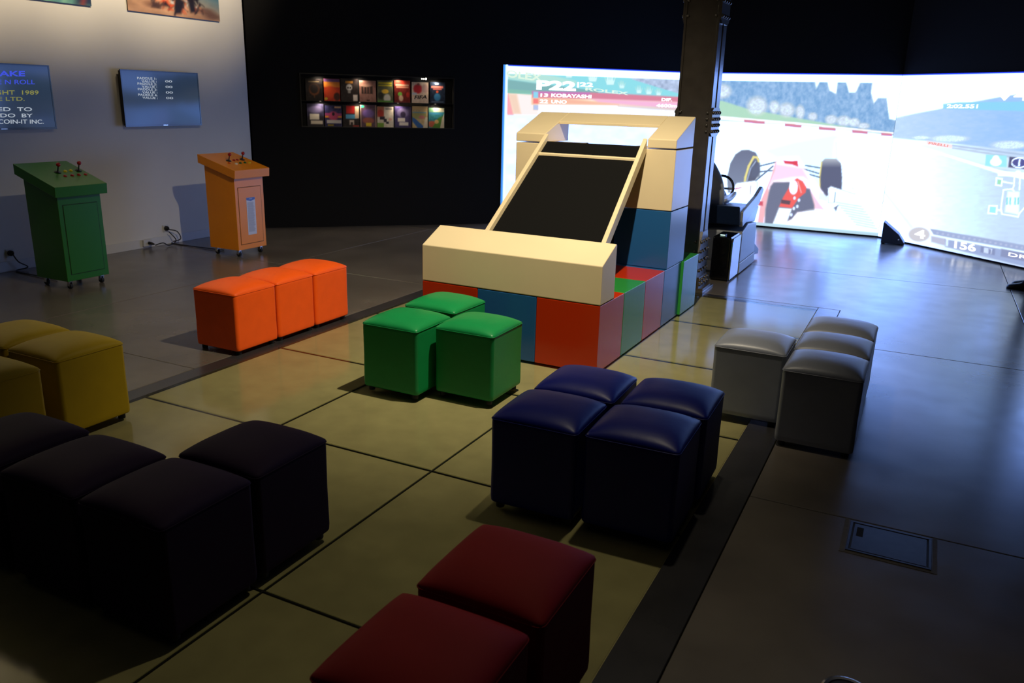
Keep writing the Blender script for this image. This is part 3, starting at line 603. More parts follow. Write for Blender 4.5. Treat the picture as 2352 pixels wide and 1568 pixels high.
XT = XW+0.075
def tv_light(name, rgb, e): return mat(name, rgb, 0.8, emit=e)
T_w = tv_light('tv_white_text', (214, 226, 235), .55); T_b = tv_light('tv_blue_text', (70, 90, 235), .7); T_g = tv_light('tv_green_text', (60, 150, 90), .35)
T_y = tv_light('tv_yellow_text', (170, 170, 90), .5)
def television(label, y0, y1, z0, z1, glow):
    r = empty('television', (XW, (y0+y1)/2, z0)); tag(r, label, 'television', 'televisions on the white wall')
    w2 = (y1-y0)/2; hh = z1-z0
    obj('wall_bracket', box(0.003, 0.045, -0.16, 0.16, hh*.3, hh*.75), M_blk, r)
    obj('housing', box(0.03, 0.068, -w2+.01, w2-.01, 0.01, hh-.01), M_blk, r, bevel=.004)
    bm = NB(); bz = 0.012
    for q in ((-w2, w2, 0, .02), (-w2, w2, hh-bz, hh), (-w2, -w2+bz, .02, hh-bz), (w2-bz, w2, .02, hh-bz)): box(0.062, 0.078, q[0], q[1], q[2], q[3], bm=bm)
    obj('bezel', bm, M_blkgloss, r)
    obj('screen', box(0.064, 0.0752, -w2+bz, w2-bz, .02, hh-bz), glow, r)
    obj('logo', box(0.078, 0.0785, -0.03, 0.03, .006, .014), M_chrome, r)
    return r
def tvtext(r, body, x0, y0, x1, y1, sl, m, bold=0.01):
    c1 = lambda x, y: (x/3.267, y/3.267); f = lambda p: atplane(*p, (XW+0.0756, 0, 0), (1, 0, 0))
    o = lettering(body, f(c1(x0, y1)), f(c1(x1, y1+(x1-x0)*sl)), f(c1(x0-2, y0)), m, None, (1, 0, 0), bold, 0.001, 'caption')
    o.parent = r; o.matrix_parent_inverse = Matrix.Translation(-r.location)
tvg = mat('tv_lit_screen', (10, 16, 28), 0.09, spec=0.4)
tvg.node_tree.nodes['Principled BSDF'].inputs['Emission Color'].default_value = (0.02, 0.035, 0.07, 1); tvg.node_tree.nodes['Principled BSDF'].inputs['Emission Strength'].default_value = .5
t1 = television('wall television above the green arcade stand, showing a title page', 4.23, 5.262, 1.305, 1.890, tvg)
t2 = television('wall television beside the orange arcade stand, showing a list of paddle values', 6.040, 7.065, 1.312, 1.888, tvg)
for k in range(4):
    y = 577+41.5*k; xo = 2.5*k
    tvtext(t2, 'PADDLE %d:' % (k+1), 1030+xo, y, 1174+xo, y+17, .03, T_w); tvtext(t2, 'VALUE :', 1062+xo, y+22, 1176+xo, y+39, .03, T_w); tvtext(t2, '00', 1240+xo, y+25, 1292+xo, y+41, .02, T_w)
tvtext(t1, 'SNAKE', -140, 530, 188, 573, .0, T_b, .03); tvtext(t1, 'RATTLE N ROLL', -229, 596, 262, 632, .0, T_b)
tvtext(t1, 'COPYRIGHT  1989', -315, 676, 290, 710, .0, T_y); tvtext(t1, 'RARE LTD.', -157, 726, 185, 756, .0, T_y)
tvtext(t1, 'LICENSED  TO', -300, 803, 240, 834, .0, T_w); tvtext(t1, 'NINTENDO  BY', -295, 850, 245, 880, .0, T_w); tvtext(t1, 'RARE COIN-IT INC.', -177, 895, 328, 928, .0, T_w)

def wx(px, py): return atplane(px, py, (XW, 0, 0), (1, 0, 0))
M_soc = mat('socket_plate', (196, 196, 194), 0.5)
def outlet(label, px, py, zc=None, size=0.04):
    p = wx(px, py); r = empty('wall_outlet', tuple(p)); tag(r, label, 'wall outlet')
    obj('plate', box(0.0, 0.008, -size, size, -size, size), M_soc, r, bevel=.003)
    obj('plug', tube([(0.006, 0, 0), (0.03, 0, 0), (0.045, 0, -0.005)], [0.028, 0.027, 0.016], 14), M_blk, r, smooth=False)
    return p
pA = outlet('white wall outlet with round black plug beside the green arcade stand', 22, 581)
pB = outlet('white wall outlet with round black plug above the baseboard near the orange arcade stand', 380, 524)
pC = wx(334, 559)
r = empty('baseboard_socket', (XW+.014, pC[1], 0.02)); tag(r, 'white socket block on the baseboard with a black plug', 'socket')
obj('block', box(0, 0.03, -0.055, 0.055, 0, 0.075), M_soc, r, bevel=.004); obj('plug', tube([(0.03, 0.01, 0.035), (0.06, 0.02, 0.032), (0.085, 0.04, 0.02)], [0.018, 0.016, 0.008], 12), M_blk, r)
M_cab = mat('dark_cable', (18, 18, 20), 0.5)
def cable(label, pts, rad=0.006):
    o = obj('power_cable', tube(spline(pts, 7), rad, 8), M_cab, smooth=True); tag(o, label, 'cable', None); return o
g0 = lambda px, py, z=.008: tuple(atz(px, py, z))
cable('black power cable looping from the outlet beside the green arcade stand', [(pA[0]+.05, pA[1], pA[2]-.01), (pA[0]+.07, pA[1]+.03, .09), (pA[0]+.09, pA[1]+.1, .03), g0(37, 622), g0(80, 632), (-6.95, 4.62, .01)])
cable('black power cable looping from the outlet near the orange arcade stand', [(pB[0]+.05, pB[1], pB[2]-.01), (pB[0]+.08, pB[1]+.09, .14), (pB[0]+.09, pB[1]+.12, .05), g0(393, 557), g0(440, 565), (-6.83, 6.52, .01)])
cable('thin cable lying between baseboard socket and wall outlet', [(XW+.1, pC[1]+.045, .03), (XW+.14, pC[1]+.12, .05), (XW+.14, pC[1]+.2, .012), (XW+.12, pB[1]+.03, .05), (pB[0]+.055, pB[1]-.004, pB[2]-.035)])

# ------------------------------------------------------------------ arcade stands
def arcade(label, bx0, bx1, by0, by1, hx0, hx1, hy0, hy1, zf, zb, colour, name, btns, sticks, sheet=False):
    r = empty('arcade_stand', ((bx0+bx1)/2, (by0+by1)/2, 0)); tag(r, label, 'arcade stand', 'arcade stands along the white wall')
    ox, oy = r.location.x, r.location.y; m = mat(name, colour, 0.35, noise=(5, .03)); T = 0.088
    sl = (zb-zf)/(hx1-hx0); zt = lambda x: zf+(hx1-x)*sl
    obj('body', prism([(bx0-ox, .075), (bx1-ox, .075), (bx1-ox, zt(bx1)-T-.004), (bx0-ox, zt(bx0)-T-.004)], 1, by0-oy, by1-oy), m, r, bevel=.003)
    obj('control_box', prism([(hx0-ox, zb-T), (hx1-ox-.008, zf-T), (hx1-ox, zf), (hx0-ox, zb)], 1, hy0-oy, hy1-oy), m, r, bevel=.003)
    # front door; a darkened plate behind it paints the shade of a gap
    y0, y1, z0, z1 = by0-oy+.045, by1-oy-.045, .135, .73
    obj('door_gap', box(bx1-ox-.003, bx1-ox+.0008, y0-.006, y1+.006, z0-.006, z1+.006), mat(name+'_gap', tuple(int(c*.35) for c in colour), .7), r)
    d = obj('door', box(bx1-ox-.002, bx1-ox+.004, y0, y1, z0, z1), m, r, bevel=.0015)
    if sheet:
        def fn(P, s, t):
            w, h = s.max(), t.max(); u, v = s/w*100, t/h*400; c = Canvas(u, v, (200, 205, 225))
            c.poly([(0, 400), (100, 400), (100, 376), (50, 362), (0, 376)], (60, 86, 168), 1, 1); c.poly([(32, 382), (68, 382), (68, 390), (32, 390)], (190, 200, 230), .8, 2)
            rr = np.random.default_rng(3)
            for k in range(46): c.poly([(8, 350-7*k), (rr.uniform(70, 92), 350-7*k), (rr.uniform(70, 92), 346.4-7*k), (8, 346.4-7*k)], (120, 124, 146), .8, 1.2)
            return lin(np.clip(c.rgb, 0, 255))
        obj('instruction_sheet', box(bx1-ox+.004, bx1-ox+.0055, y0+.105, y1-.095, .225, .62), mat('paper', (200, 204, 220), .7), r)
        grid_print('sheet_print', (bx1-ox+.006, y0+.105, .225), (0, 1, 0), (0, 0, 1), (y1-.095)-(y0+.105), .395, 30, 130, fn, M_cover, r)
    nrm = np.array([sl, 0, 1.0]); nrm /= np.linalg.norm(nrm)
    for (px, py) in sticks:
        p = atplane(px, py, (hx1, 0, zf), (sl, 0, 1)) - np.array([ox, oy, 0]); q = lambda k: tuple(p+nrm*k)
        j = obj('joystick', tube([q(-.002), q(.006), q(.0061), q(.012), q(.0121), q(.06)], [.028, .028, .018, .016, .006, .005], 16), M_blk, r)
        obj('ball_top', ball(q(.072), .0185, n=16), mat('red_ball', (150, 14, 22), .2), j, smooth=True)
    for (px, py, col, nm) in btns:
        p = atplane(px, py, (hx1, 0, zf), (sl, 0, 1)) - np.array([ox, oy, 0]); q = lambda k: tuple(p+nrm*k)
        obj('push_button', tube([q(-.002), q(.004), q(.0041), q(.011)], [.017, .016, .0125, .0115], 16), mat('button_'+nm, col, .25), r)
    for cx_ in (bx0-ox+.05, bx1-ox-.05):
        for cy_ in (by0-oy+.05, by1-oy-.05):
            c = obj('caster', box(cx_-.022, cx_+.022, cy_-.018, cy_+.018, .066, .0749), M_chrome, r)
            obj('fork', prism([(cy_-.015, .025), (cy_-.011, .025), (cy_-.011, .06), (cy_+.011, .06), (cy_+.011, .025), (cy_+.015, .025), (cy_+.015, .066), (cy_-.015, .066)], 0, cx_-.016, cx_+.016), M_chrome, c)
            obj('wheel', tube([(cx_, cy_-.01, .0265), (cx_, cy_+.01, .0265)], .0265, 18), M_rubber, c)
    return r
b2 = lambda x, y: (x/3.36, y/3.36+330)
bo = lambda x, y: (x/6.03+440, y/6.03+340)
RD, YL, GN, WH, OG = (150, 20, 16), (200, 180, 20), (14, 90, 36), (220, 216, 200), (190, 80, 20)
arcade('green arcade control stand on casters with two joysticks', -6.935, -6.52, 4.43, 4.84, -6.985, -6.47, 4.39, 4.885, .892, 1.058, (32, 104, 16), 'green_stand_paint',
       [(*b2(503, 214), YL, 'yellow'), (*b2(547, 209), YL, 'yellow'), (*b2(503, 251), RD, 'red'), (*b2(557, 246), RD, 'red'), (*b2(608, 242), RD, 'red'), (*b2(660, 239), RD, 'red')],
       [b2(445, 222), b2(605, 208)])
arcade('orange arcade control stand on casters with a blue-headed notice on its front', -6.825, -6.415, 6.33, 6.745, -6.875, -6.36, 6.295, 6.80, .918, 1.058, (230, 136, 4), 'orange_stand_paint',
       [(*bo(585, 172), RD, 'red'), (*bo(632, 167), RD, 'red'), (*bo(520, 212), OG, 'orange'), (*bo(620, 220), WH, 'white'), (*bo(675, 212), GN, 'green'), (*bo(740, 206), GN, 'green'), (*bo(803, 206), YL, 'yellow')],
       [bo(515, 180), bo(700, 162)], sheet=True)

# ------------------------------------------------------------------ slide-like block sculpture
sl = empty('block_slide', (-1.722, 4.712, 0), math.radians(-0.9))
tag(sl, 'block-built slide with black board, cream frame and coloured cube base', 'slide')
U = 0.449
colr = {(0, 0): M_orange, (0, 1): M_lgreen, (0, 2): M_orange, (0, 3): M_lblue, (0, 4): M_lgreen, (1, 0): M_lblue, (2, 0): M_orange, (2, 1): M_lgreen, (2, 2): M_orange, (2, 3): M_lblue, (2, 4): M_lgreen, (1, 1): M_orange, (1, 2): M_lblue, (1, 3): M_lgreen, (1, 4): M_orange}
for (i, j), m in colr.items():
    ox = 0.022 if (i == 0 and j == 4) else 0.0
    obj('base_cube', box(-U*(i+1)+.001+ox, -U*i-.001+ox, U*j+.001, U*(j+1)-.001, 0.004, 0.455), m, sl, bevel=.004)
obj('front_beam', prism([(0, .459), (0, .712), (.232, .822), (.245, .81), (.245, .459)], 0, -1.347, 0.0), M_cream, sl, bevel=.006, seg=3)
TV0 = 1.385
for x0, x1 in ((-.449, 0), (-1.347, -.898)):
    obj('tower_cube', box(x0, x1, TV0, TV0+.46, .458, .904), M_lblue, sl, bevel=.004)
    obj('tower_cube', box(x0, x1, TV0, TV0+.46, .910, 1.362), M_cream, sl, bevel=.004)
zs = lambda v: 1.437+(v-TV0)*(1.602-1.437)/0.46
for x0, x1 in ((-.225, 0), (-1.347, -1.085)):
    obj('cap_arm', prism([(TV0-.004, 1.372), (TV0-.004, zs(TV0)), (TV0+.46, zs(TV0+.46)), (TV0+.46, 1.372)], 0, x0, x1), M_cream, sl, bevel=.006, seg=3)
v0, v1 = TV0+.265, TV0+.46
obj('cap_bridge', prism([(v0, zs(v0)-.022), (v0, zs(v0)), (v1, zs(v1)), (v1, zs(v1)-.03)], 0, -1.085, -.225), M_cream, sl, bevel=.003)
# board and rails: a long trapezoid, wider at the foot
yt_, zt_, yf_, zf_ = 1.380, 1.440, .250, .566
def rl(f, side, inset=0.0, drop=0.0):
    """point on the top edge line of a rail: f 0 foot .. 1 top"""
    xo = (-.170+(-.228+.170)*f) if side > 0 else (-1.152+(-1.088+1.152)*f)
    return (xo-side*inset, yf_+(yt_-yf_)*f, zf_+(zt_-zf_)*f-drop)
def hexa(q):
    bm = NB(); v = [bm.verts.new(p) for p in q]
    for f in ((0, 1, 2, 3), (7, 6, 5, 4), (0, 4, 5, 1), (1, 5, 6, 2), (2, 6, 7, 3), (3, 7, 4, 0)): bm.faces.new([v[i] for i in f])
    return bm
for sd_ in (1, -1):
    obj('rail', hexa([rl(0, sd_), rl(1, sd_), rl(1, sd_, 0, .10), rl(0, sd_, 0, .10), rl(0, sd_, .034), rl(1, sd_, .034), rl(1, sd_, .034, .10), rl(0, sd_, .034, .10)]), M_cream, sl, bevel=.003)
def sheet(f0, f1, d0, d1):
    return hexa([rl(f0, 1, .035, d0), rl(f1, 1, .035, d0), rl(f1, 1, .035, d1), rl(f0, 1, .035, d1), rl(f0, -1, .035, d0), rl(f1, -1, .035, d0), rl(f1, -1, .035, d1), rl(f0, -1, .035, d1)])
obj('inner_panel', box(-.898, -.449, TV0+.03, TV0+.05, .458, 1.362), M_felt, sl)
obj('board', sheet(0, .985, .045, .062), M_felt, sl)
obj('cross_bar', sheet(.866, .876, .030, .044), M_cream, sl)

# ------------------------------------------------------------------ poufs
def pouf_meshes(W=.386, zt=.415, zb=.032):
    # body: rounded-corner prism, very slightly wider at the bottom
    h = W/2; rc = .022; n = 5
    ring = []
    for (sx, sy, a0) in ((1, 1, 0), (-1, 1, 90), (-1, -1, 180), (1, -1, 270)):
        for i in range(n):
            a = math.radians(a0+90*i/(n-1)); ring.append((sx*(h-rc)+rc*math.cos(a), sy*(h-rc)+rc*math.sin(a)))
    bm = NB(); R = []
    for z, s in ((zb, .975), (zb+.006, .992), (zb+.03, 1.0), (.22, .992), (zt-.02, .998), (zt-.004, .994), (zt, .982)):
        R.append([bm.verts.new((x*s, y*s, z)) for x, y in ring])
    m = len(ring)
    for a, b in zip(R, R[1:]):
        for i in range(m): bm.faces.new((a[i], a[(i+1) % m], b[(i+1) % m], b[i]))
    bm.faces.new(R[0][::-1]); bm.faces.new(R[-1])
    bmesh.ops.recalc_face_normals(bm, faces=bm.faces); body = bpy.data.meshes.new('body'); bm.to_mesh(body); bm.free()
    # cushion: domed square, edges tucked to the seam
    N = 22; bm = NB(); g = []
    def q(t): return math.copysign(1-(1-abs(t))**1.35, t)
    for i in range(N+1):
        row = []
        for j in range(N+1):
            u, v = q(-1+2*i/N), q(-1+2*j/N)
            e = (1-abs(u)**3.2)*(1-abs(v)**3.2)
            z = zt+.002+.046*max(e, 0)**.52 + .006*(1-u*u)*(1-v*v)
            # round the plan corners
            x, y = u*h*1.002, v*h*1.002
            ax, ay = abs(x)-(h-rc), abs(y)-(h-rc)
            if ax > 0 and ay > 0:
                L = math.hypot(ax, ay)
                if L > rc: x = math.copysign(h-rc+ax/L*rc, x); y = math.copysign(h-rc+ay/L*rc, y)
            row.append(bm.verts.new((x, y, z)))
        g.append(row)
    for i in range(N):
        for j in range(N): bm.faces.new((g[i][j], g[i+1][j], g[i+1][j+1], g[i][j+1]))
    per = [g[i][0] for i in range(N)]+[g[N][j] for j in range(N)]+[g[i][N] for i in range(N, 0, -1)]+[g[0][j] for j in range(N, 0, -1)]
    low = [bm.verts.new((p.co.x*.99, p.co.y*.99, zt-.006)) for p in per]
    for i in range(len(per)): bm.faces.new((per[i], low[i], low[(i+1) % len(low)], per[(i+1) % len(per)]))
    bmesh.ops.recalc_face_normals(bm, faces=bm.faces); cush = bpy.data.meshes.new('cushion'); bm.to_mesh(cush); bm.free()
    # seam: thin stitched welt
    bm = NB(); pts = [(x*1.003, y*1.003, zt-.001) for x, y in ring]; R = []
    for (x, y, z) in pts:
        L = math.hypot(x, y); R.append([bm.verts.new((x+x/L*.0022*math.cos(a), y+y/L*.0022*math.cos(a), z+.0022*math.sin(a))) for a in (0, 1.57, 3.14, 4.71)])
    for i in range(m):
        for k_ in range(4): bm.faces.new((R[i][k_], R[(i+1) % m][k_], R[(i+1) % m][(k_+1) % 4], R[i][(k_+1) % 4]))
    bmesh.ops.recalc_face_normals(bm, faces=bm.faces); seam = bpy.data.meshes.new('seam'); bm.to_mesh(seam); bm.free()
    bm = tube([(0, 0, 0), (0, 0, .004), (0, 0, zb+.002)], [.017, .019, .019], 14); bmesh.ops.recalc_face_normals(bm, faces=bm.faces)
    leg = bpy.data.meshes.new('leg'); bm.to_mesh(leg); bm.free(); leg.materials.append(M_rubber)
    for me in (body, cush, seam):
        for p in me.polygons: p.use_smooth = True
    return body, cush, seam, leg
PB = pouf_meshes()
def leather(name, rgb, rough=.42, spec=.3): return mat(name, rgb, rough, spec=spec, bump=(14, .10, .01), noise=(10, .04))
LEA = {'orange': leather('orange_leatherette', (244, 92, 16), .5), 'green': leather('green_leatherette', (22, 138, 74), .36), 'blue': leather('blue_leatherette', (9, 22, 116), .42), 'grey': leather('grey_leatherette', (136, 142, 156), .4, .6), 'yellow': leather('yellow_leatherette', (176, 148, 4), .6), 'purple': leather('purple_leatherette', (30, 15, 44), .75, .15), 'red': leather('red_leatherette', (112, 5, 12), .7, .15)}
PMESH = {}
def pouf(colour, x, y, rz, label, group=None):
    if colour not in PMESH:
        ms = []
        for me in PB[:3]:
            c = me.copy(); c.materials.append(LEA[colour]); ms.append(c)
        PMESH[colour] = ms
    r = empty('cube_pouf', (x, y, 0), math.radians(rz)); tag(r, label, 'pouf', group or '%s cube poufs pushed together' % colour)
    for nm, me in zip(('body', 'cushion', 'seam'), PMESH[colour]):
        o = obj(nm, me, None, r)
        if nm == 'body': wn = o.modifiers.new('flat_sides', 'WEIGHTED_NORMAL'); wn.keep_sharp = False; wn.weight = 100
    for sx in (-1, 1):
        for sy in (-1, 1):
            l = obj('leg', PB[3], None, r); l.location = (sx*.155, sy*.155, 0)
    return r
B = pouf
B('orange', -4.117, 3.998, 0, 'orange cube pouf at the end of its row turned toward the yellow poufs')
B('orange', -4.117, 4.395, 0, 'orange cube pouf in the middle of the row of three')
B('orange', -4.112, 4.790, 0, 'orange cube pouf at the end of its row turned toward the arcade stands')
B('green', -2.640, 3.905, 0, 'green cube pouf of the front pair, on the side toward the orange row')
B('green', -2.222, 4.042, 0, 'green cube pouf of the front pair, on the side toward the blue poufs')
B('green', -2.665, 4.385, -2, 'green cube pouf tucked between its two neighbours and the cream beam')
B('blue', -1.292, 2.995, 1.5, 'dark blue cube pouf of the square of four, corner toward the purple poufs')
B('blue', -.878, 3.020, 1.5, 'dark blue cube pouf of the square of four, corner toward the floor hatch')
B('blue', -1.290, 3.410, 1.5, 'dark blue cube pouf of the square of four, corner toward the slide')
B('blue', -.874, 3.432, 1.5, 'dark blue cube pouf of the square of four, corner toward the grey poufs')
B('grey', -.720, 4.555, 0, 'grey cube pouf standing alone beside the row of three grey ones')
B('grey', -.315, 4.315, 0, 'grey cube pouf at the end of the row of three toward the floor hatch')
B('grey', -.317, 4.722, 0, 'grey cube pouf in the middle of the row of three')
B('grey', -.320, 5.125, 0, 'grey cube pouf at the end of the row of three toward the screens')
B('yellow', -3.828, 2.545, 0, 'mustard yellow cube pouf at the corner of the yellow group nearest the orange row')
B('yellow', -4.245, 2.548, 0, 'mustard yellow cube pouf on the wall side of the corner one')
B('yellow', -3.790, 2.062, 0, 'mustard yellow cube pouf beside the purple poufs')
B('purple', -2.105, 2.085, 0, 'dark purple cube pouf sticking out from the row of three')
B('purple', -2.100, 1.678, 0, 'dark purple cube pouf at the corner where row and single pouf meet')
B('purple', -2.512, 1.680, 0, 'dark purple cube pouf in the middle of the row of three')
B('purple', -2.945, 1.690, 0, 'dark purple cube pouf at the end of the row beside the yellow group')
B('red', -.888, 1.812, 0, 'dark red cube pouf of the pair, the one toward the blue poufs')
B('red', -.900, 1.385, 0, 'dark red cube pouf of the pair, the one away from the blue poufs')

# ------------------------------------------------------------------ riveted steel column
X0c, X1c, Y0c, Y1c = -2.105, -1.795, 7.46, 7.76
col_ = empty('steel_column', ((X0c+X1c)/2, (Y0c+Y1c)/2, 0)); tag(col_, 'brown riveted steel column standing behind the slide', 'column')
ox, oy = col_.location.x, col_.location.y
x0, x1, y0, y1 = X0c-ox, X1c-ox, Y0c-oy, Y1c-oy
def cpart(nm, *bs, bev=.002):
    bm = NB()
    for b in bs: box(*b, bm=bm)
    return obj(nm, bm, M_steel, col_, bevel=bev, seg=1)
cpart('web', (x0+.02, x1-.02, y0+.012, y0+.026, 0.02, TOP)); cpart('web', (x0+.02, x1-.02, y1-.026, y1-.012, .02, TOP))
for sx in (x0, x1):
    a, b = (sx, sx+.02) if sx < 0 else (sx-.02, sx)
    cpart('flange', (a, b, y0, y0+.125, .02, TOP)); cpart('flange', (a, b, y1-.125, y1, .02, TOP))
    cpart('inner_plate', (a+(.012 if sx < 0 else 0)+(-.004 if sx > 0 else .0), b-(.012 if sx > 0 else 0)+(-.004 if sx > 0 else .0), y0+.125, y1-.125, .02, TOP))
def rivet_group(pts, n):
    bm = NB()
    for p in pts: ball(p, .016, bm, 8, (1, 1, 1))
    return tag(obj('rivets', bm, M_steel, col_, smooth=True), kind='stuff')
for zc, hh in ((1.545, .095), (2.62, .22)):
    for sg in (-1, 1):
        sx = x1 if sg > 0 else x0
        pts = [(y0, zc-hh), (y0+.05, zc-hh-.03), (y1-.05, zc-hh-.03), (y1, zc-hh), (y1, zc+hh), (y1-.05, zc+hh+.03), (y0+.05, zc+hh+.03), (y0, zc+hh)]
        a = sx if sg > 0 else sx-.014
        obj('splice_plate', prism(pts, 0, a, a+.014), M_steel, col_)
        rivet_group([(sx+sg*.016, y0+yy, zc+zz) for yy in (.035, .115, .185, .265) for zz in np.linspace(-hh*.85, hh*.85, 4)]+
                    [(sx-sg*.03, y0+.008, zc+zz) for zz in np.linspace(-hh*.85, hh*.85, 4)], 1)
cpart('base_plate', (x0-.05, x1+.09, y0-.06, y1+.06, 0, .02))
for sg in (-1, 1):
    sx = x1 if sg > 0 else x0; a, b = (sx, sx+.016) if sg > 0 else (sx-.016, sx)
    obj('gusset', prism([(y0-.02, .02), (y1+.02, .02), (y1+.02, .38), (y1-.06, .56), (y0+.06, .56), (y0-.02, .38)], 0, a, b), M_steel, col_)
    bm = box(sx, sx+sg*.075, y0, y1, .02, .036); box(sx+sg*.016, sx+sg*.032, y0, y1, .036, .14, bm=bm); obj('angle', bm, M_steel, col_)
    rivet_group([(sx+sg*.02, y0+yy, zz) for yy in (.02, .10, .20, .28) for zz in (.2, .29, .38, .47)] + [(sx+sg*.036, y0+yy, zz) for yy in (.02, .1, .2, .28) for zz in (.07, .11)] + [(sx-sg*.03, y0+.006, zz) for zz in (.2, .29, .38, .47)], 1)

# ------------------------------------------------------------------ racing simulator and its computer behind the column
M_sil = mat('silver_panel', (176, 182, 190), .35, metal=.1); M_nav = mat('navy_plastic', (30, 46, 78), .3); M_pale = mat('pale_skirt', (196, 200, 204), .4)
pc = empty('computer_tower', (-1.71, 8.28, 0)); tag(pc, 'black computer tower on the floor beside the riveted column', 'computer')
obj('case', box(-.10, .085, -.2, .2, .012, .445), M_blkgloss, pc, bevel=.018, seg=3)
obj('side_trim', prism([(-.185, .02), (.19, .02), (.19, .43), (-.15, .43), (-.185, .39)], 0, .086, .1), M_chrome, pc)
for yy in (-.15, .15): obj('foot', box(-.09, .08, yy-.02, yy+.02, 0, .012), M_rubber, pc)
obj('power_light', ball((.098, -.165, .385), .008, n=8), mat('blue_led', (40, 70, 255), .5, emit=9), pc, smooth=True)
dongle = empty('signal_box', (-1.73, 8.17, .446)); tag(dongle, 'tiny lit adapter box lying on top of the black computer tower', 'adapter')
obj('case', box(-.03, .03, -.03, .03, 0, .016), M_blk, dongle); obj('status_light', box(-.02, .025, -.031, -.03, .004, .013), mat('white_led', (200, 255, 240), .5, emit=1.5), dongle)
rig = empty('racing_simulator', (-1.95, 8.9, 0)); tag(rig, 'grey racing simulator with bucket seat, standing behind the riveted column', 'simulator')
xr = .34; RW = -.34
obj('pedestal', prism([(-.38, .12), (.42, .12), (.36, .46), (-.10, .50), (-.38, .44)], 0, RW, xr), M_sil, rig, bevel=.01)
obj('skirt', prism([(-.38, .01), (.44, .01), (.42, .118), (-.38, .118)], 0, RW-.005, xr+.005), M_pale, rig, bevel=.006)
obj('foot_rest', prism([(.42, .08), (.80, .04), (.80, .10), (.46, .22)], 0, RW+.12, xr-.02), M_nav, rig, bevel=.006)
obj('tub', prism([(-.46, .52), (-.10, .505), (.36, .465), (.52, .62), (.30, .66), (-.28, .70), (-.55, .72)], 0, RW+.02, xr-.02), M_nav, rig, bevel=.012)
for sx in (RW, xr-.04): obj('side_rail', prism([(-.45, .56), (-.40, .50), (.42, .66), (.60, .80), (.50, .84), (.20, .76), (-.45, .66)], 0, sx, sx+.04), M_sil, rig, bevel=.008)
bm = NB()   # bucket seat shell
prof = [(-.34, .66, .21), (-.44, .74, .23), (-.50, .85, .24), (-.55, .98, .22), (-.585, 1.08, .17), (-.60, 1.16, .12), (-.605, 1.19, .06)]
R = []
for (yy, zz, w) in prof: R.append([bm.verts.new((-.10+w*t_, yy-.03+.10*abs(t_)**2.2, zz)) for t_ in (-1, -.8, -.5, 0, .5, .8, 1)])
for a, b in zip(R, R[1:]):
    for i in range(6): bm.faces.new((a[i], a[i+1], b[i+1], b[i]))
M_seat = mat('pale_seat_shell', (222, 228, 236), .3)
so = obj('seat_back', bm, M_seat, rig, smooth=True); sm = so.modifiers.new('thick', 'SOLIDIFY'); sm.thickness = .05; ss = so.modifiers.new('sub', 'SUBSURF'); ss.levels = ss.render_levels = 2
bm = NB(); R = []
for (yy, zz) in ((-.36, .70), (-.2, .68), (.0, .70), (.14, .74)): R.append([bm.verts.new((-.10+.23*t_, yy, zz+.09*abs(t_)**2.2)) for t_ in (-1, -.8, -.5, 0, .5, .8, 1)])
for a, b in zip(R, R[1:]):
    for i in range(6): bm.faces.new((a[i], a[i+1], b[i+1], b[i]))
so = obj('seat_pan', bm, M_seat, rig, smooth=True); sm = so.modifiers.new('thick', 'SOLIDIFY'); sm.thickness = .05; ss = so.modifiers.new('sub', 'SUBSURF'); ss.levels = ss.render_levels = 2
obj('steering_column', tube([(-.1, .62, .70), (-.1, .43, .79)], [.03, .025], 12), M_blk, rig)
wc = Vector((-.1, .40, .80)); ax = Vector((1, 0, 0)); ay = Vector((0, .3, .95)).normalized()
wpts = [wc+.14*math.cos(2*math.pi*i/28)*ax+.14*math.sin(2*math.pi*i/28)*ay for i in range(29)]
st = obj('steering_wheel', tube(wpts, .015, 8, caps=False), M_blk, rig, smooth=True)
obj('spoke', tube([wc-.13*ax, wc, wc+.13*ax], .012, 8), M_sil, st)

# ------------------------------------------------------------------ floor wedge, hatch, cable ring
wg = empty('floor_wedge', (-.30, 11.78, 0)); tag(wg, 'dark slanted floor box at the fold between the projection panels', 'box')
obj('cabinet', prism([(-.115, .012), (.165, .012), (.165, .03), (.085, .14), (-.105, .285), (-.115, .28)], 1, -.12, .12), mat('dark_blue_grey_box', (54, 60, 76), .5), wg, bevel=.006)
for sx in (-.09, .13): obj('foot', box(sx-.02, sx+.02, -.1, .1, 0, .012), M_rubber, wg)
obj('knob', ball((.09, -.122, .07), .012, n=10), M_chrome, wg, smooth=True)
hx0, hx1, hy0, hy1 = -.068, .245, 3.195, 3.46
ht = empty('floor_hatch', ((hx0+hx1)/2, (hy0+hy1)/2, 0)); tag(ht, 'rectangular steel floor hatch with a dark finger slot, set in the concrete', 'floor hatch')
w2, h2 = (hx1-hx0)/2, (hy1-hy0)/2; bm = NB()
for b in ((-w2, w2, -h2, -h2+.012), (-w2, w2, h2-.012, h2), (-w2, -w2+.012, -h2+.012, h2-.012), (w2-.012, w2, -h2+.012, h2-.012)): box(*b, .0002, .004, bm=bm)
M_hat = mat('hatch_steel', (64, 64, 70), .35, metal=.7, noise=(20, .15)); obj('rim', bm, M_hat, ht, bevel=.001, seg=1)
obj('recess', box(-w2+.012, w2-.012, -h2+.012, h2-.012, .0001, .0008), M_bar, ht)
obj('lid', box(-w2+.018, w2-.018, -h2+.018, h2-.018, .0009, .003), M_hat, ht, bevel=.0008, seg=1)
obj('finger_slot', box(-w2+.03, -w2+.056, .005, .085, .003, .0034), mat('slot_black', (3, 3, 3), .9), ht)
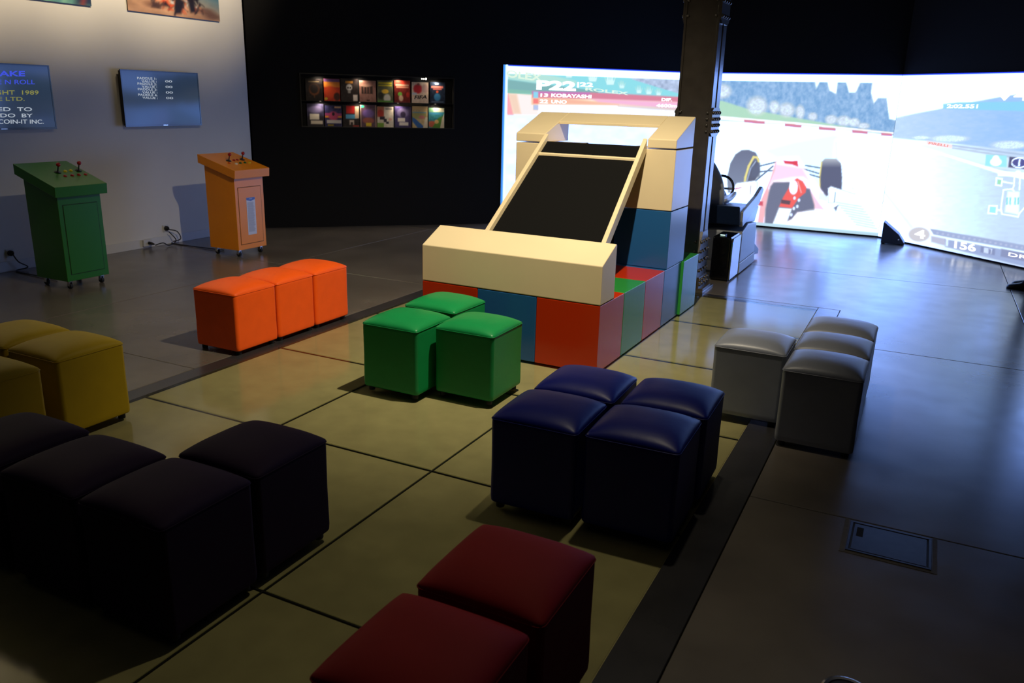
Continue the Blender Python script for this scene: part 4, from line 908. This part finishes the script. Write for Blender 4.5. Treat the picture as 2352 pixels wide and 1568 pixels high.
bm = NB(); box(-w2-.022, -w2-.004, -h2-.02, h2+.015, .0, .0012, bm=bm); box(w2+.004, w2+.02, -h2-.02, h2+.015, 0, .0012, bm=bm); box(-w2-.004, w2+.004, -h2-.02, -h2-.004, 0, .0012, bm=bm); obj('mortar_surround', bm, mat('mortar', (84, 78, 70), .8, noise=(30, .2)), ht)
rc_ = atz(1945, 1592); rg = empty('floor_grommet', (rc_[0], rc_[1], 0)); tag(rg, 'round steel ring set in the concrete floor beside the steel strip', 'floor ring')
pr = [(.055, .0), (.075, .0), (.075, .003), (.068, .006), (.058, .005)]; bm = NB(); R = []
for i in range(36):
    a = 2*math.pi*i/36; R.append([bm.verts.new((r_*math.cos(a), r_*math.sin(a), z_+.0002)) for r_, z_ in pr])
for i in range(36):
    for k_ in range(5): bm.faces.new((R[i][k_], R[(i+1) % 36][k_], R[(i+1) % 36][(k_+1) % 5], R[i][(k_+1) % 5]))
obj('ring', bm, M_chrome, rg); obj('cover', tube([(0, 0, .0003), (0, 0, .003)], .054, 32), M_hat, rg)

# ------------------------------------------------------------------ visitor whose shoe shows at the edge
def person(loc, rz):
    r = empty('person', loc, rz); tag(r, 'standing visitor in dark clothes and black shoes beside the angled projection', 'person')
    V, E, Rr = [], [], []
    def v(p, rad, parent=None):
        V.append(p); Rr.append(rad if isinstance(rad, tuple) else (rad, rad)); i = len(V)-1
        if parent is not None: E.append((parent, i))
        return i
    # local: +y is where the figure faces, x to its left/right
    pel = v((0, 0, .96), (.16, .12)); wa = v((0, .0, 1.10), (.145, .105), pel); ch_ = v((0, .01, 1.30), (.17, .115), wa); sh = v((0, 0, 1.43), (.13, .09), ch_)
    nk = v((0, .01, 1.52), .058, sh); h0 = v((0, .025, 1.60), (.07, .085), nk); h1 = v((0, .03, 1.68), (.078, .098), h0); h2_ = v((0, .02, 1.755), (.055, .07), h1)
    v((0, .125, 1.652), .014, h1)                       # nose
    for s in (-1, 1):
        v((s*.084, .015, 1.655), .017, h1)              # ear
        hip = v((s*.095, 0, .90), .092, pel); kn = v((s*.10, .03-.02*s, .50), .062, hip); ca = v((s*.10, -.01-.03*s, .34), .058, kn); an = v((s*.10, -.02-.03*s, .09), .042, ca)
        v((s*.105, .06-.03*s, .05), .036, an)
        so_ = v((s*.19, 0, 1.41), .062, sh); el = v((s*.25, -.03, 1.14), .046, so_); wr = v((s*.26, .06, .90), .029, el)
        pm = v((s*.262, .08, .84), (.022, .040), wr)
        for f_, (dy, L) in enumerate(((-.032, .06), (-.011, .075), (.011, .08), (.031, .072))):
            a = v((s*.262, .085+dy, .80), .0095, pm); b = v((s*.255, .09+dy, .80-L*.55), .0085, a); v((s*.242, .092+dy, .80-L), .007, b)
        a = v((s*.25, .118, .845), .011, pm); v((s*.238, .14, .805), .009, a)
    me = bpy.data.meshes.new('body'); me.from_pydata(V, E, []); o = bpy.data.objects.new('body', me); C.objects.link(o)
    sk = o.modifiers.new('skin', 'SKIN'); o.modifiers.new('sub', 'SUBSURF').levels = 2
    for i, d in enumerate(me.skin_vertices[0].data): d.radius = Rr[i]; d.use_root = (i == 0)
    dg = bpy.context.evaluated_depsgraph_get(); bm_ = bpy.data.meshes.new_from_object(o.evaluated_get(dg)); bpy.data.objects.remove(o)
    bm_.materials.clear()
    for m in (mat('skin', (190, 140, 112), .5), mat('dark_trousers', (20, 22, 34), .8), mat('dark_jumper', (28, 28, 34), .85)): bm_.materials.append(m)
    for p in bm_.polygons:
        c = p.center; p.use_smooth = True
        p.material_index = 0 if (c.z > 1.50 or (abs(c.x) > .2 and c.z < .90)) else (1 if c.z < .97 and abs(c.x) < .215 else 2)
    body = obj('body', bm_, None, r); 
    hair = NB(); ball((0, .0, 1.715), .1, hair, 18, (.93, 1.05, .92))
    bmesh.ops.delete(hair, geom=[q for q in hair.verts if q.co.y > .055 and q.co.z < 1.745], context='VERTS'); obj('hair', hair, mat('dark_hair', (26, 20, 18), .6), r, smooth=True)
    for s in (-1, 1): obj('eye', ball((s*.032, .112, 1.672), .0095, n=10), mat('eye', (30, 26, 24), .2), r, smooth=True)
    obj('mouth', ball((0, .112, 1.605), .02, n=10, scale=(1, .35, .25)), mat('lips', (150, 88, 80), .5), r, smooth=True)
    for s in (-1, 1):
        cx_, yo = s*.105, -.02-.03*s; bm = NB(); R = []
        for (yy, hw, top) in ((-.075, .026, .075), (-.05, .037, .10), (.0, .038, .105), (.05, .040, .085), (.10, .046, .062), (.15, .046, .050), (.185, .036, .040), (.205, .015, .026)):
            R.append([bm.verts.new((cx_+hw*a, yo+yy, b)) for a, b in ((-1, .0), (-1.02, .02), (-.8, top*.75), (-.3, top), (.3, top), (.8, top*.75), (1.02, .02), (1, .0))])
        for a, b in zip(R, R[1:]):
            for i in range(8): bm.faces.new((a[i], a[(i+1) % 8], b[(i+1) % 8], b[i]))
        bm.faces.new(R[0][::-1]); bm.faces.new(R[-1]); obj('shoe', bm, mat('black_shoe', (10, 10, 11), .4), r, smooth=True)
    return r
person((1.10, 9.53, 0), math.radians(90))
